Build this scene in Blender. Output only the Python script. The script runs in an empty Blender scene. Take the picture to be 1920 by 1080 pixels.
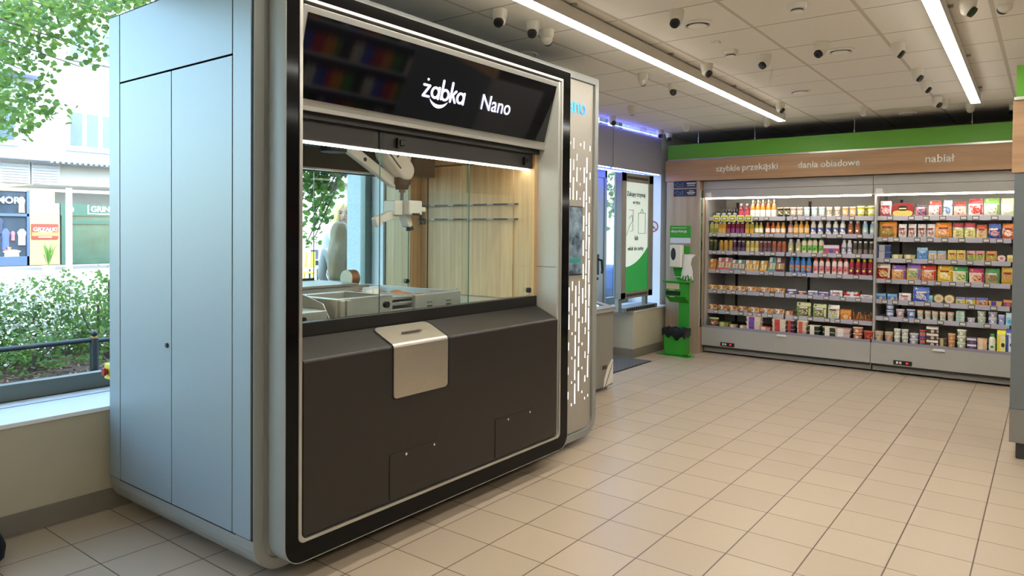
import bpy, bmesh, math, random
from mathutils import Matrix, Vector
random.seed(7)
sc = bpy.context.scene
COL = sc.collection
PI = math.pi
# ------------------------------------------------------------------ camera
cd = bpy.data.cameras.new('camera'); cam = bpy.data.objects.new('camera', cd); COL.objects.link(cam)
R_ = Vector((0.79706961, 0.60382906, 0.00839651)); U_ = Vector((-0.01779317, 0.00958482, 0.99979575)); F_ = Vector((-0.60362524, 0.79705621, -0.0183838))
m = Matrix((R_, U_, -F_)).transposed().to_4x4(); m.translation = (0, 0, 1.465)
cam.matrix_world = m
cd.sensor_width = 36; cd.lens = 24.96; cd.shift_y = -0.0430; cd.clip_start = 0.05; cd.clip_end = 300
sc.camera = cam
# ------------------------------------------------------------------ world, sun, exposure
w = bpy.data.worlds.new('world'); sc.world = w; w.use_nodes = True
nt = w.node_tree; nt.nodes.clear()
wo = nt.nodes.new('ShaderNodeOutputWorld'); bg = nt.nodes.new('ShaderNodeBackground'); sky = nt.nodes.new('ShaderNodeTexSky')
sky.sky_type = 'NISHITA'; sky.sun_disc = False; sky.sun_elevation = math.radians(52); sky.sun_rotation = math.radians(80)
sky.air_density = 1.0; sky.dust_density = 2.5
nt.links.new(sky.outputs[0], bg.inputs[0]); nt.links.new(bg.outputs[0], wo.inputs[0]); bg.inputs[1].default_value = 2.5
sl = bpy.data.lights.new('sun', 'SUN'); sl.energy = 3.6; sl.angle = 0.01; sl.color = (1, .96, .88)
so = bpy.data.objects.new('sun', sl); COL.objects.link(so)
so.rotation_euler = Vector((-.62, .16, -.77)).to_track_quat('-Z', 'Y').to_euler()
vs = sc.view_settings; vs.view_transform = 'Standard'; vs.look = 'None'; vs.exposure = 0.0; vs.gamma = 1.0; vs.use_curve_mapping = False
TUBE = 42.0       # glow of the ceiling lamps
CAMS=[(-2.477, 3.139, 'v'), (-2.456, 3.428, 'v'), (-2.481, 3.615, 'a'), (-1.682, 3.72, 'lv'), (-2.554, 5.042, 'a'), (-2.521, 5.529, 'v'), (-2.028, 5.023, 'r'), (-1.598, 4.997, 'l'), (-3.28, 6.257, 'a'), (-3.755, 6.716, 'r'), (-3.879, 7.674, 'a'), (-3.784, 7.952, 'v'), (-3.812, 8.271, 'v'), (-3.318, 7.647, 'a'), (-2.061, 6.919, 'r'), (-2.453, 7.771, 'a'), (-1.204, 4.883, 'l'), (-0.805, 5.182, 'r'), (-0.811, 6.064, 'r'), (-0.818, 6.587, 'r'), (-0.83, 7.409, 'r'), (-0.785, 7.566, 'a'), (-1.471, 7.603, 'a'), (-0.614, 7.912, 'a'), (-0.363, 4.41, 'r'), (-0.204, 4.452, 'a'), (-0.289, 8.237, 'l')]
D_vent=[(-1.682, 4.02), (-1.145, 5.157), (-1.747, 6.42), (-1.177, 8.22), (-2.914, 4.014)]
D_det=[(-1.749, 4.748), (-1.108, 3.994)]
D_box=[(-1.745, 4.468)]
D_cap=[(-1.721, 5.74), (-2.409, 5.213)]
SLITS=[(4.009, 2.043, 2.067, 0.008), (4.053, 2.018, 2.096, 0.008), (4.138, 2.044, 2.068, 0.008), (4.184, 2.026, 2.086, 0.008), (4.264, 2.019, 2.063, 0.008), (4.095, 1.941, 1.992, 0.008), (4.011, 1.788, 1.953, 0.013), (4.054, 1.874, 1.952, 0.008), (4.096, 1.799, 1.902, 0.013), (4.139, 1.881, 1.902, 0.008), (4.188, 1.795, 1.907, 0.013), (4.224, 1.864, 1.978, 0.013), (4.268, 1.823, 1.879, 0.008), (4.051, 1.675, 1.832, 0.013), (4.221, 1.677, 1.841, 0.013), (4.137, 1.774, 1.797, 0.008), (4.01, 1.674, 1.76, 0.008), (4.095, 1.675, 1.743, 0.008), (4.139, 1.678, 1.698, 0.008), (4.188, 1.63, 1.742, 0.013), (4.262, 1.659, 1.71, 0.008), (4.223, 1.509, 1.672, 0.013), (4.187, 1.463, 1.576, 0.013), (4.261, 1.44, 1.599, 0.013), (4.226, 1.406, 1.502, 0.008), (4.185, 1.465, 1.516, 0.008), (4.222, 1.511, 1.517, 0.008), (4.224, 1.339, 1.505, 0.013), (4.261, 1.437, 1.517, 0.008), (4.186, 1.296, 1.409, 0.013), (4.226, 1.17, 1.332, 0.013), (4.261, 1.275, 1.431, 0.013), (4.189, 1.135, 1.245, 0.013), (4.264, 1.107, 1.27, 0.013), (4.223, 1.0, 1.165, 0.013), (4.268, 0.941, 1.102, 0.013), (4.053, 1.062, 1.132, 0.008), (4.138, 1.033, 1.13, 0.008), (4.011, 0.926, 1.094, 0.013), (4.096, 0.951, 1.1, 0.013), (4.185, 0.966, 1.079, 0.013), (4.266, 0.776, 0.937, 0.013), (4.138, 0.869, 1.028, 0.013), (4.228, 0.832, 0.995, 0.013), (4.054, 0.897, 0.983, 0.008), (4.011, 0.804, 0.91, 0.013), (4.096, 0.784, 0.929, 0.013), (4.141, 0.701, 0.85, 0.013), (4.186, 0.831, 0.88, 0.008), (4.223, 0.751, 0.805, 0.008), (4.268, 0.609, 0.771, 0.013), (4.053, 0.763, 0.789, 0.008), (4.095, 0.617, 0.763, 0.013), (4.184, 0.678, 0.704, 0.008), (4.012, 0.664, 0.724, 0.008), (4.139, 0.536, 0.682, 0.013), (4.223, 0.585, 0.637, 0.008), (4.261, 0.445, 0.605, 0.013), (4.053, 0.597, 0.623, 0.008), (4.093, 0.453, 0.599, 0.013), (4.185, 0.512, 0.536, 0.008), (4.141, 0.369, 0.514, 0.013), (4.008, 0.5, 0.558, 0.008), (4.224, 0.419, 0.471, 0.008), (4.054, 0.433, 0.457, 0.008), (4.095, 0.29, 0.434, 0.013), (4.187, 0.347, 0.371, 0.008), (4.01, 0.335, 0.393, 0.008), (4.265, 0.308, 0.333, 0.008), (4.223, 0.296, 0.32, 0.008), (4.053, 0.281, 0.308, 0.008)]
PRODUCTS=[
('L',0,[-3.292],0.047,0.053,'jar','3a3a28 22201a 6d8a3a','small dark green jar',1,0),
('L',0,[-3.242,-3.173,-3.103,-3.034],0.056,0.071,'jar','8fa090 2a241e 5d6a86','small clear jar dark lid',1,0),
('L',0,[-3.208,-3.171,-3.136,-3.101,-3.066,-3.037],0.033,0.124,'bottle','30201a 1c1512 3a281c','dark bottle behind small jars',1,1),
('L',0,[-2.957,-2.89],0.061,0.166,'bottle','8c2430 f0e0e0 c24a68','pink red juice bottle',1,0),
('L',0,[-2.821,-2.759,-2.701,-2.638,-2.575],0.06,0.207,'tallbottle','e8902a fff0d8 fbeede','tall orange bottle white label',1,0),
('L',0,[-2.82,-2.758,-2.696,-2.636],0.05,0.197,'tallbottle','b85a18 e8c8a0 c88a50','amber bottle in second line',1,1),
('L',0,[-2.503,-2.426],0.072,0.114,'cup','20261e f5d9b8 56663a','black cup with cream lid',1,0),
('M',0,[-2.354,-2.283],0.071,0.113,'cup','b58a80 fff6ea c8d0a8','brown dessert cup white lid',1,0),
('M',0,[-2.207,-2.126,-2.046],0.069,0.114,'cup','a8ccd8 fff6ea f0e4d0','light blue dessert cup',1,0),
('M',0,[-1.967,-1.884],0.067,0.113,'cup','e6dcc0 fff6ea 8a6a3a','cream fruit dessert cup',1,0),
('M',0,[-1.802,-1.726],0.065,0.111,'cup','d89a48 fff0f0 f0dcae','orange dessert cup white lid',1,0),
('M',0,[-1.646,-1.54],0.082,0.118,'cup','c3c430 fff8d8 e6d8a0','big yellow green cup',1,0),
('M',0,[-1.609],0.069,0.111,'cup','b4b828 f4f0a8 d8d070','yellow cup behind two others',1,1),
('L',1,[-3.311,-3.257],0.054,0.144,'squarebottle','c9c070 fdf6dc 8a9a40','pale yellow juice bottle white cap',1,0),
('L',1,[-3.207,-3.159],0.053,0.143,'squarebottle','d09a30 fdf6dc e0b45a','amber juice bottle white cap',1,0),
('L',1,[-3.1,-3.048,-2.991,-2.939],0.052,0.142,'squarebottle','7a1430 fdf0e6 8a4a78','dark red juice bottle',1,0),
('L',1,[-2.877,-2.823],0.05,0.14,'squarebottle','b0a040 fdf6dc e0a040','green gold juice bottle',1,0),
('L',1,[-2.77,-2.72],0.054,0.139,'bottle','c8b83a d8cc70 f6f0dc','yellow apple juice bottle',1,0),
('L',1,[-2.641,-2.579],0.055,0.138,'bottle','d85a1e e08030 fbeedc','orange red juice bottle',1,0),
('L',1,[-2.524,-2.465],0.054,0.136,'bottle','e89a1e e0a838 fbeedc','golden orange juice bottle',1,0),
('M',1,[-2.38],0.059,0.153,'bottle','a8786a c8a08a e0c0a8','pinkish brown smoothie bottle',1,0),
('M',1,[-2.321,-2.264,-2.204],0.058,0.152,'bottle','e0a23c e8b860 e8c890','orange smoothie bottle',1,0),
('M',1,[-2.133,-2.059,-1.974,-1.897,-1.825],0.061,0.152,'milkbottle','f2ead8 fff8ec 3a58a8','white yoghurt bottle blue label',1,0),
('M',1,[-1.743,-1.673],0.056,0.152,'milkbottle','9a5a40 f4e6d8 b86a48','brown chocolate milk bottle',1,0),
('M',1,[-1.598,-1.524],0.057,0.15,'milkbottle','9cc0dc eaf2f6 d0dcc0','light blue milk bottle',1,0),
('L',2,[-3.322,-3.269],0.054,0.137,'jarbottle','3e4426 b8b070 2c2e1c','dark green small bottle',1,0),
('L',2,[-3.197,-3.138,-3.08],0.057,0.136,'jarbottle','c79a3e e8c070 a88a58','ochre small bottle',1,0),
('L',2,[-3.031,-2.976,-2.925],0.052,0.134,'jarbottle','4a2c44 c8a8a0 5c4a66','violet small bottle',1,0),
('L',2,[-2.871,-2.817,-2.764],0.054,0.133,'jarbottle','ccb45c f0e0a0 d8c890','cream yellow small bottle',1,0),
('L',2,[-2.714,-2.665,-2.619],0.049,0.132,'jarbottle','7a4a48 d8a8a0 6a5058','plum small bottle',1,0),
('L',2,[-2.561,-2.505,-2.452],0.051,0.13,'jarbottle','a8583a e0906a 8c5a50','terracotta small bottle',1,0),
('M',2,[-2.377,-2.293],0.062,0.159,'milkbottle','b9b0a0 f6f0e8 d8cf70','grey white drink bottle',1,0),
('M',2,[-2.228,-2.168,-2.112,-2.045],0.06,0.181,'milkbottle','e8d8b8 2f8f4a 7ac04a','green topped fruit yoghurt bottle',1,0),
('M',2,[-1.933],0.167,0.101,'box','c85a60 e0d8e4 4a62a8','wide red and blue multipack',1,0),
('M',2,[-1.808,-1.75],0.053,0.158,'milkbottle','e0dcd8 fffaf0 8a86b0','tall white capped drink bottle',1,0),
('M',2,[-1.694,-1.644,-1.59,-1.535,-1.499],0.047,0.145,'jarbottle','4a443e f8f2e0 8a7a6a','dark bottle with white cap',1,0),
('L',3,[-3.301],0.081,0.131,'wedge','c89a48 f4ead8 d87a30','orange sandwich pack',1,0),
('L',3,[-3.2,-3.117],0.08,0.15,'wedge','e8d0b8 fff6ee d86a60','red labelled sandwich pack',1,0),
('L',3,[-3.03,-2.95],0.078,0.129,'wedge','d8ccb8 fff6ee 6a8a88','grey green sandwich pack',1,0),
('L',3,[-2.859,-2.78,-2.686],0.079,0.127,'wedge','ecd89a fff6ee e8a838','yellow labelled sandwich pack',1,0),
('L',3,[-2.588],0.08,0.168,'wedge','d0cdb8 ffffff 5a9a8a','tall teal sandwich pack',1,0),
('L',3,[-2.49],0.091,0.167,'wedge','a89070 f6ece0 6a2a38','tall maroon sandwich pack',1,0),
('M',3,[-2.362,-2.298,-2.235,-2.175],0.058,0.183,'milkbottle','4a80c8 2aa8e0 d88a58','blue kids yoghurt bottle',1,0),
('M',3,[-2.101,-2.039,-1.973,-1.905,-1.845,-1.784],0.056,0.179,'milkbottle','f2dcd4 e0452e d8808a','white pink yoghurt bottle red cap',1,0),
('M',3,[-1.726,-1.661,-1.601,-1.539],0.056,0.181,'milkbottle','a81e30 f0e23a 8a2048','dark red bottle yellow cap',1,0),
('L',4,[-3.294,-3.175,-3.058,-2.948],0.123,0.065,'baguette','d8a860 f4ecd8 b88038','wrapped baguette pack',1,0),
('L',4,[-2.824,-2.663,-2.505],0.167,0.067,'baguette','d09a58 f0e0c8 b07038','long wrapped baguette pack',1,0),
('M',4,[-2.351],0.1,0.059,'pack','4a60b0 e0e4f4 c8a8a0','blue sweet snack pack',1,0),
('M',4,[-2.236],0.093,0.043,'pack','7a4a38 f0e0d0 c85a40','brown sweet snack pack',1,0),
('M',4,[-2.124],0.108,0.055,'pack','a8c0e4 f4f8ff 7a98d0','light blue snack pack',1,0),
('M',4,[-2.008],0.107,0.049,'pack','7458a8 e8e0f4 c8b0dc','purple snack pack',1,0),
('M',4,[-1.875],0.132,0.072,'pack','d8dcf0 ffffff c88078','white blue snack pack',1,0),
('M',4,[-1.716],0.162,0.077,'openbox','d02820 f8eeea ffffff','red open display box',1,0),
('M',4,[-1.57],0.126,0.041,'pack','f0ece8 ffffff d0a090','flat white snack pack',1,0),
('L',5,[-3.291,-3.165,-3.042,-2.921],0.128,0.072,'baguette','c89058 f0e4d0 a86838','brown filled roll pack',1,0),
('L',5,[-2.78,-2.637,-2.502],0.152,0.07,'baguette','d8a068 f0dcc8 b87848','long filled roll pack',1,0),
('L',5,[-2.378],0.089,0.05,'tray','c88858 e8c8a0 d08848','small orange tray',1,0),
('M',5,[-2.217],0.157,0.165,'pack','8a9a48 d8d8a0 6a3a38','large green salad bag',1,0),
('M',5,[-2.047],0.147,0.157,'pack','90a458 dce0a8 7a4a40','green salad bag',1,0),
('M',5,[-1.901],0.127,0.156,'pack','d8dcb8 fff8ee a8b060','pale cream food bag',1,0),
('M',5,[-1.774],0.114,0.113,'box','d87a2a e8a050 f0c890','orange snack box',1,0),
('M',5,[-1.603],0.201,0.1,'sticks','b87038 8a4a20 d89850','heap of dry sausage sticks',1,0),
('L',6,[-3.245],0.121,0.105,'cup','7a4a38 c8d098 a04a38','salad tub pale green lid',1,0),
('L',6,[-3.11],0.125,0.065,'tray','8a9040 c8cc80 5a6a28','flat green tray',1,0),
('L',6,[-2.997,-2.877],0.077,0.046,'tray','c8b088 f0e0c8 a87858','flat beige tray',1,0),
('L',6,[-2.752],0.175,0.052,'tray','e8dccc 7a48a8 e8c898','purple banded meal tray',3,0),
('L',6,[-2.617],0.135,0.051,'tray','d8a088 f0e0d0 b84838','small red tray',1,0),
('L',6,[-2.459],0.162,0.05,'tray','e8d8c8 c85048 e8c898','red banded meal tray',3,0),
('M',6,[-2.333],0.083,0.05,'tray','4a2c40 c04a3a d8c8b8','dark purple meal tray',3,0),
('M',6,[-2.208],0.109,0.05,'tray','e0c8a8 d06050 f0e0c8','cream meal tray',3,0),
('M',6,[-2.082],0.124,0.055,'tray','2c3c30 f0e8d8 e8d0a8','dark green meal tray',2,0),
('M',6,[-1.923],0.133,0.055,'tray','2a4038 f0e8d8 e8d8b0','black green meal tray',2,0),
('M',6,[-1.783],0.162,0.054,'tray','d8c0b8 f4ece4 b88880','clear layered tray',2,0),
('M',6,[-1.637],0.105,0.065,'cup','d07a50 f0d8c0 c85a38','orange spread tub',2,0),
('M',6,[-1.53],0.109,0.099,'cup','a83a28 d86048 8a3020','red tub',1,0),
('R',0,[-1.397],0.113,0.17,'pack','b86068 f4dcd8 e0a0a0','pink ham pack',1,0),
('R',0,[-1.238],0.209,0.146,'oval','8a2424 e8b860 f0d0a0','wide dark red oval pack',1,0),
('R',0,[-1.07],0.116,0.139,'pack','d89098 4a4848 8a5a80','grey pink cold cuts pack',1,0),
('R',0,[-0.947],0.118,0.164,'pack','eadccc b84038 fff4ea','white red cold cuts pack',1,0),
('R',0,[-0.832],0.083,0.168,'pack','f4f0e8 a8c0dc 5a88b8','narrow white blue pack',1,0),
('R',0,[-0.727],0.106,0.145,'pack','ecc8b0 b83a34 f4e0d0','peach red topped pack',1,0),
('R',0,[-0.596],0.125,0.176,'pack','f8f4ec c8484a d83a30','large white red cheese bag',1,0),
('R',0,[-0.462],0.131,0.179,'pack','f0f0e4 7ab048 e8d8c8','large green white bag',1,0),
('R',0,[-0.332],0.111,0.177,'pack','e0e4cc c8d8a0 f4ece0','pale green white bag',1,0),
('R',1,[-1.375],0.178,0.176,'pack','c88850 e09030 5a9a3a','green orange sausage pack',1,0),
('R',1,[-1.237,-1.148,-1.058,-0.978],0.078,0.15,'pack','d8d0c8 f8f4ee a86060','clear white ham pack',1,0),
('R',1,[-0.865],0.149,0.164,'pack','e0a868 f09020 e8c098','large orange sausage pack',1,0),
('R',1,[-0.738,-0.638],0.096,0.162,'pack','f0e8a8 c84858 b8c868','yellow white sausage pack',1,0),
('R',1,[-0.54],0.093,0.143,'pack','f0d890 e05838 c8b8a0','white yellow red topped pack',1,0),
('R',1,[-0.434],0.104,0.153,'pack','24409a 5a78c8 e8a080','dark blue sausage pack',1,0),
('R',1,[-0.324],0.102,0.156,'pack','c85a28 e08838 f0e4d4','orange red sausage pack',1,0),
('R',2,[-1.412],0.148,0.074,'tray','3a5080 b8b8c0 8890a8','blue lidded round dish',2,0),
('R',2,[-1.283,-1.166],0.109,0.05,'tray','c8c088 e8e0b0 a8b068','flat yellow cheese pack',1,0),
('R',2,[-1.051],0.101,0.128,'pack','6aa8e0 a8d0f0 4a80c8','sky blue cheese pack',1,0),
('R',2,[-0.962,-0.877],0.08,0.098,'pack','d8c8a8 a8c8e0 e0a878','blue topped cheese slices',1,0),
('R',2,[-0.787,-0.709],0.078,0.108,'pack','e8cc70 f0dc80 d8a858','yellow cheese slices',1,0),
('R',2,[-0.627,-0.548],0.077,0.106,'pack','c8cc70 e8a0a8 8ab040','green cheese slices',1,0),
('R',2,[-0.457],0.096,0.105,'pack','d8a868 e8a050 a8b850','orange green cheese slices',1,0),
('R',2,[-0.373],0.077,0.068,'round','e8c8c0 f0d8d0 c88888','small pink round cheese',1,0),
('R',2,[-0.297],0.064,0.068,'box','e0cc80 e8d898 d8c070','yellow cheese wedge box',1,0),
('R',3,[-1.409],0.133,0.171,'pack','c02820 e8e0d0 e8b860','red pack with yellow round',1,0),
('R',3,[-1.265],0.135,0.158,'pack','e8a060 8a58b0 f0c060','orange purple cheese bag',1,0),
('R',3,[-1.129],0.137,0.179,'pack','ecc070 9068c0 8ab858','yellow green purple cheese bag',1,0),
('R',3,[-0.989],0.139,0.166,'pack','d88050 d83028 f0d0a0','red cheese bag',1,0),
('R',3,[-0.846],0.141,0.169,'pack','f0cc30 e8b020 fff8c0','bright yellow cheese bag',1,0),
('R',3,[-0.712],0.133,0.162,'pack','f0ecc8 2f9a50 d8d070','white green topped bag',1,0),
('R',3,[-0.575],0.129,0.149,'pack','f4e0c0 c02868 f0a860','magenta topped bag',1,0),
('R',3,[-0.444],0.122,0.153,'pack','b8b070 4aa860 a86850','brown green vegetable bag',1,0),
('R',3,[-0.32],0.107,0.172,'pack','d8b030 e0b848 c89068','golden potato pack',1,0),
('R',4,[-1.429,-1.32],0.097,0.069,'box','4a88cc 88b8e4 d8b890','small blue fish box',1,0),
('R',4,[-1.203],0.119,0.085,'pack','ece4e0 ffffff d88888','small white pillow bag',1,0),
('R',4,[-1.054],0.155,0.161,'pack','3458b8 6a88e0 e8dcd0','tall blue cheese bag',1,0),
('R',4,[-0.966],0.034,0.078,'box','8ac4c8 b0dcdc 70b0b8','narrow teal carton',1,0),
('R',4,[-0.898,-0.804],0.091,0.093,'round','a8905a e8dcb0 d8b090','round camembert cheese box',1,0),
('R',4,[-0.707,-0.621],0.084,0.076,'pack','ecd850 7a80c8 f8f0a0','yellow cheese cube bag',1,0),
('R',4,[-0.526],0.102,0.08,'pack','f0a050 6068b8 f4c090','orange cheese pack',1,0),
('R',4,[-0.417],0.113,0.048,'tray','e8c078 5a48a0 f0d8a0','flat orange purple tray',1,0),
('R',4,[-0.311],0.081,0.074,'box','8a4a88 e0a050 c87040','purple orange tray box',1,0),
('R',5,[-1.345],0.081,0.072,'cup','6a90d0 f4f4fa e0e8f4','blue white tall tub',2,0),
('R',5,[-1.248],0.085,0.091,'cup','c8b0b0 f4f0f0 a04858','berry yoghurt tub',1,0),
('R',5,[-1.147],0.084,0.096,'cup','6a88c8 f0f4fa 3a58a8','blue yoghurt tub',1,0),
('R',5,[-1.062,-0.994,-0.929,-0.859,-0.792],0.062,0.095,'cup','d8dcc8 f0b080 a8b8b8','cream pot with orange lid',1,0),
('R',5,[-0.707],0.078,0.028,'tray','d8e4d8 a8d0b8 f0f4ee','green white cheese tray',4,0),
('R',5,[-0.615],0.072,0.05,'cup','d8d4dc f0eef4 c0b8cc','low pale tub',1,0),
('R',5,[-0.528],0.079,0.062,'cup','d0d8c0 f4f4ea b0c098','pale green tub',2,0),
('R',5,[-0.435],0.083,0.062,'cup','dcdcdc f4f4f4 6a68b8','white tub purple mark',2,0),
('R',5,[-0.363],0.06,0.101,'cup','b8c0e8 eef0fa 8a90d0','lilac tall cup',1,0),
('R',5,[-0.297],0.064,0.126,'box','a8d8ec d8f0f8 60b0d8','light blue carton box',1,0),
('R',6,[-1.428,-1.333],0.086,0.109,'cup','c8c0b8 d8b888 a85858','white tub with tan lid',1,0),
('R',6,[-1.255,-1.184],0.067,0.075,'cup','d8d8c8 f4f4ec a8a890','slim white cup',2,0),
('R',6,[-1.102],0.087,0.057,'cup','c8c4d0 f0eef0 9890a8','lilac white tub',2,0),
('R',6,[-1.022],0.067,0.079,'cup','3a58b8 d85038 e8a040','blue orange cup',2,0),
('R',6,[-0.934],0.109,0.067,'box','4a3834 f0ece0 d8c0a8','brown white pudding pack',3,0),
('R',6,[-0.843],0.074,0.045,'tray','5a4c38 c8b888 8a7850','flat brown tray',2,0),
('R',6,[-0.77],0.069,0.072,'cup','d89860 f0c8a0 c87840','orange cup',2,0),
('R',6,[-0.684],0.086,0.063,'cup','d0d4b8 f4f0e4 8ab048','green white yoghurt cup',3,0),
('R',6,[-0.597],0.08,0.06,'box','5a4058 e8e0e4 7060b0','purple white pudding pack',2,0),
('R',6,[-0.511],0.087,0.06,'tray','ecc8a0 f4e0c8 d8a880','peach meal tray',2,0),
('R',6,[-0.431],0.061,0.175,'milkbottle','f0ecdc 2a9a50 f0f0e8','milk bottle green cap',1,0),
('R',6,[-0.357],0.072,0.215,'carton','f0e890 e8e040 f4f0e0','yellow white milk carton',1,0),
('R',6,[-0.289],0.059,0.234,'carton','eceef4 3a58b8 c8d0e8','blue white milk carton',1,0)]
# ------------------------------------------------------------------ colour and material helpers
def lin(h):
    h = h.lstrip('#'); o = []
    for i in (0, 2, 4):
        c = int(h[i:i+2], 16) / 255
        o.append(c / 12.92 if c <= .04045 else ((c + .055) / 1.055) ** 2.4)
    return (*o, 1)
_mc = {}
def new_mat(name):
    m = bpy.data.materials.new(name); m.use_nodes = True
    return m, m.node_tree, m.node_tree.nodes['Principled BSDF']
def pm(hexc, rough=.5, metal=0, var=.06, scale=18, bump=0, aniso=None, spec=.5, coat=0):
    """plain procedural material: base colour gently varied by noise"""
    k = (hexc, rough, metal, var, scale, bump, aniso, spec, coat)
    if k in _mc: return _mc[k]
    m, t, b = new_mat('m_' + hexc)
    c = lin(hexc)
    tc = t.nodes.new('ShaderNodeTexCoord'); mp = t.nodes.new('ShaderNodeMapping'); no = t.nodes.new('ShaderNodeTexNoise')
    mp.inputs['Scale'].default_value = aniso or (1, 1, 1)
    no.inputs['Scale'].default_value = scale; no.inputs['Detail'].default_value = 4
    t.links.new(tc.outputs['Object'], mp.inputs[0]); t.links.new(mp.outputs[0], no.inputs['Vector'])
    mx = t.nodes.new('ShaderNodeMix'); mx.data_type = 'RGBA'
    mx.inputs['A'].default_value = tuple(v * (1 - var) for v in c[:3]) + (1,)
    mx.inputs['B'].default_value = tuple(min(1, v * (1 + var)) for v in c[:3]) + (1,)
    t.links.new(no.outputs['Fac'], mx.inputs['Factor']); t.links.new(mx.outputs['Result'], b.inputs['Base Color'])
    b.inputs['Roughness'].default_value = rough; b.inputs['Metallic'].default_value = metal
    b.inputs['Specular IOR Level'].default_value = spec; b.inputs['Coat Weight'].default_value = coat
    if bump:
        bn = t.nodes.new('ShaderNodeBump'); bn.inputs['Strength'].default_value = bump; bn.inputs['Distance'].default_value = .01
        t.links.new(no.outputs['Fac'], bn.inputs['Height']); t.links.new(bn.outputs[0], b.inputs['Normal'])
    _mc[k] = m; return m
def em(hexc, strength):
    k = ('em', hexc, strength)
    if k in _mc: return _mc[k]
    m, t, b = new_mat('glow_' + hexc)
    b.inputs['Base Color'].default_value = lin(hexc); b.inputs['Emission Color'].default_value = lin(hexc); b.inputs['Emission Strength'].default_value = strength
    _mc[k] = m; return m
def glass_mat(tint='f4fffb', refl=.5, name='glass'):
    k = ('gl', tint, refl)
    if k in _mc: return _mc[k]
    m = bpy.data.materials.new(name); m.use_nodes = True; t = m.node_tree; t.nodes.clear()
    o = t.nodes.new('ShaderNodeOutputMaterial'); tr = t.nodes.new('ShaderNodeBsdfTransparent'); gl = t.nodes.new('ShaderNodeBsdfGlossy')
    fr = t.nodes.new('ShaderNodeFresnel'); fr.inputs[0].default_value = 1.45; mu = t.nodes.new('ShaderNodeMath'); mu.operation = 'MULTIPLY'; mu.inputs[1].default_value = refl
    mx = t.nodes.new('ShaderNodeMixShader'); tr.inputs[0].default_value = lin(tint); gl.inputs['Roughness'].default_value = .01
    t.links.new(fr.outputs[0], mu.inputs[0]); t.links.new(mu.outputs[0], mx.inputs[0]); t.links.new(tr.outputs[0], mx.inputs[1]); t.links.new(gl.outputs[0], mx.inputs[2]); t.links.new(mx.outputs[0], o.inputs[0])
    _mc[k] = m; return m
def wood_mat(c1, c2, axis='Z', scale=1.0, rough=.45, knots=False):
    k = ('wood', c1, c2, axis, scale, knots)
    if k in _mc: return _mc[k]
    m, t, b = new_mat('wood_' + c1)
    tc = t.nodes.new('ShaderNodeTexCoord'); mp = t.nodes.new('ShaderNodeMapping')
    s = {'X': (.9, 22, 22), 'Y': (22, .9, 22), 'Z': (22, 22, .9)}[axis]
    mp.inputs['Scale'].default_value = tuple(v * scale for v in s)
    no = t.nodes.new('ShaderNodeTexNoise'); no.inputs['Scale'].default_value = 1.6; no.inputs['Detail'].default_value = 6; no.inputs['Roughness'].default_value = .65
    cr = t.nodes.new('ShaderNodeValToRGB'); e = cr.color_ramp.elements
    e[0].position = .3; e[0].color = lin(c2); e[1].position = .68; e[1].color = lin(c1)
    t.links.new(tc.outputs['Object'], mp.inputs[0]); t.links.new(mp.outputs[0], no.inputs['Vector']); t.links.new(no.outputs['Fac'], cr.inputs[0])
    out = cr.outputs[0]
    if knots:
        vo = t.nodes.new('ShaderNodeTexVoronoi'); vo.inputs['Scale'].default_value = 2.6
        mp2 = t.nodes.new('ShaderNodeMapping'); mp2.inputs['Scale'].default_value = {'X': (.7, 1, 1.6), 'Z': (1.6, 1, .7)}.get(axis, (1, 1, 1))
        lt = t.nodes.new('ShaderNodeMapRange'); lt.inputs['From Min'].default_value = .02; lt.inputs['From Max'].default_value = .09; lt.inputs['To Min'].default_value = .75; lt.inputs['To Max'].default_value = 0
        mx = t.nodes.new('ShaderNodeMix'); mx.data_type = 'RGBA'; mx.inputs['B'].default_value = lin('5a3c28')
        t.links.new(tc.outputs['Object'], mp2.inputs[0]); t.links.new(mp2.outputs[0], vo.inputs['Vector']); t.links.new(vo.outputs['Distance'], lt.inputs[0]); t.links.new(lt.outputs[0], mx.inputs['Factor']); t.links.new(out, mx.inputs['A']); out = mx.outputs['Result']
    t.links.new(out, b.inputs['Base Color']); b.inputs['Roughness'].default_value = rough
    _mc[k] = m; return m
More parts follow.
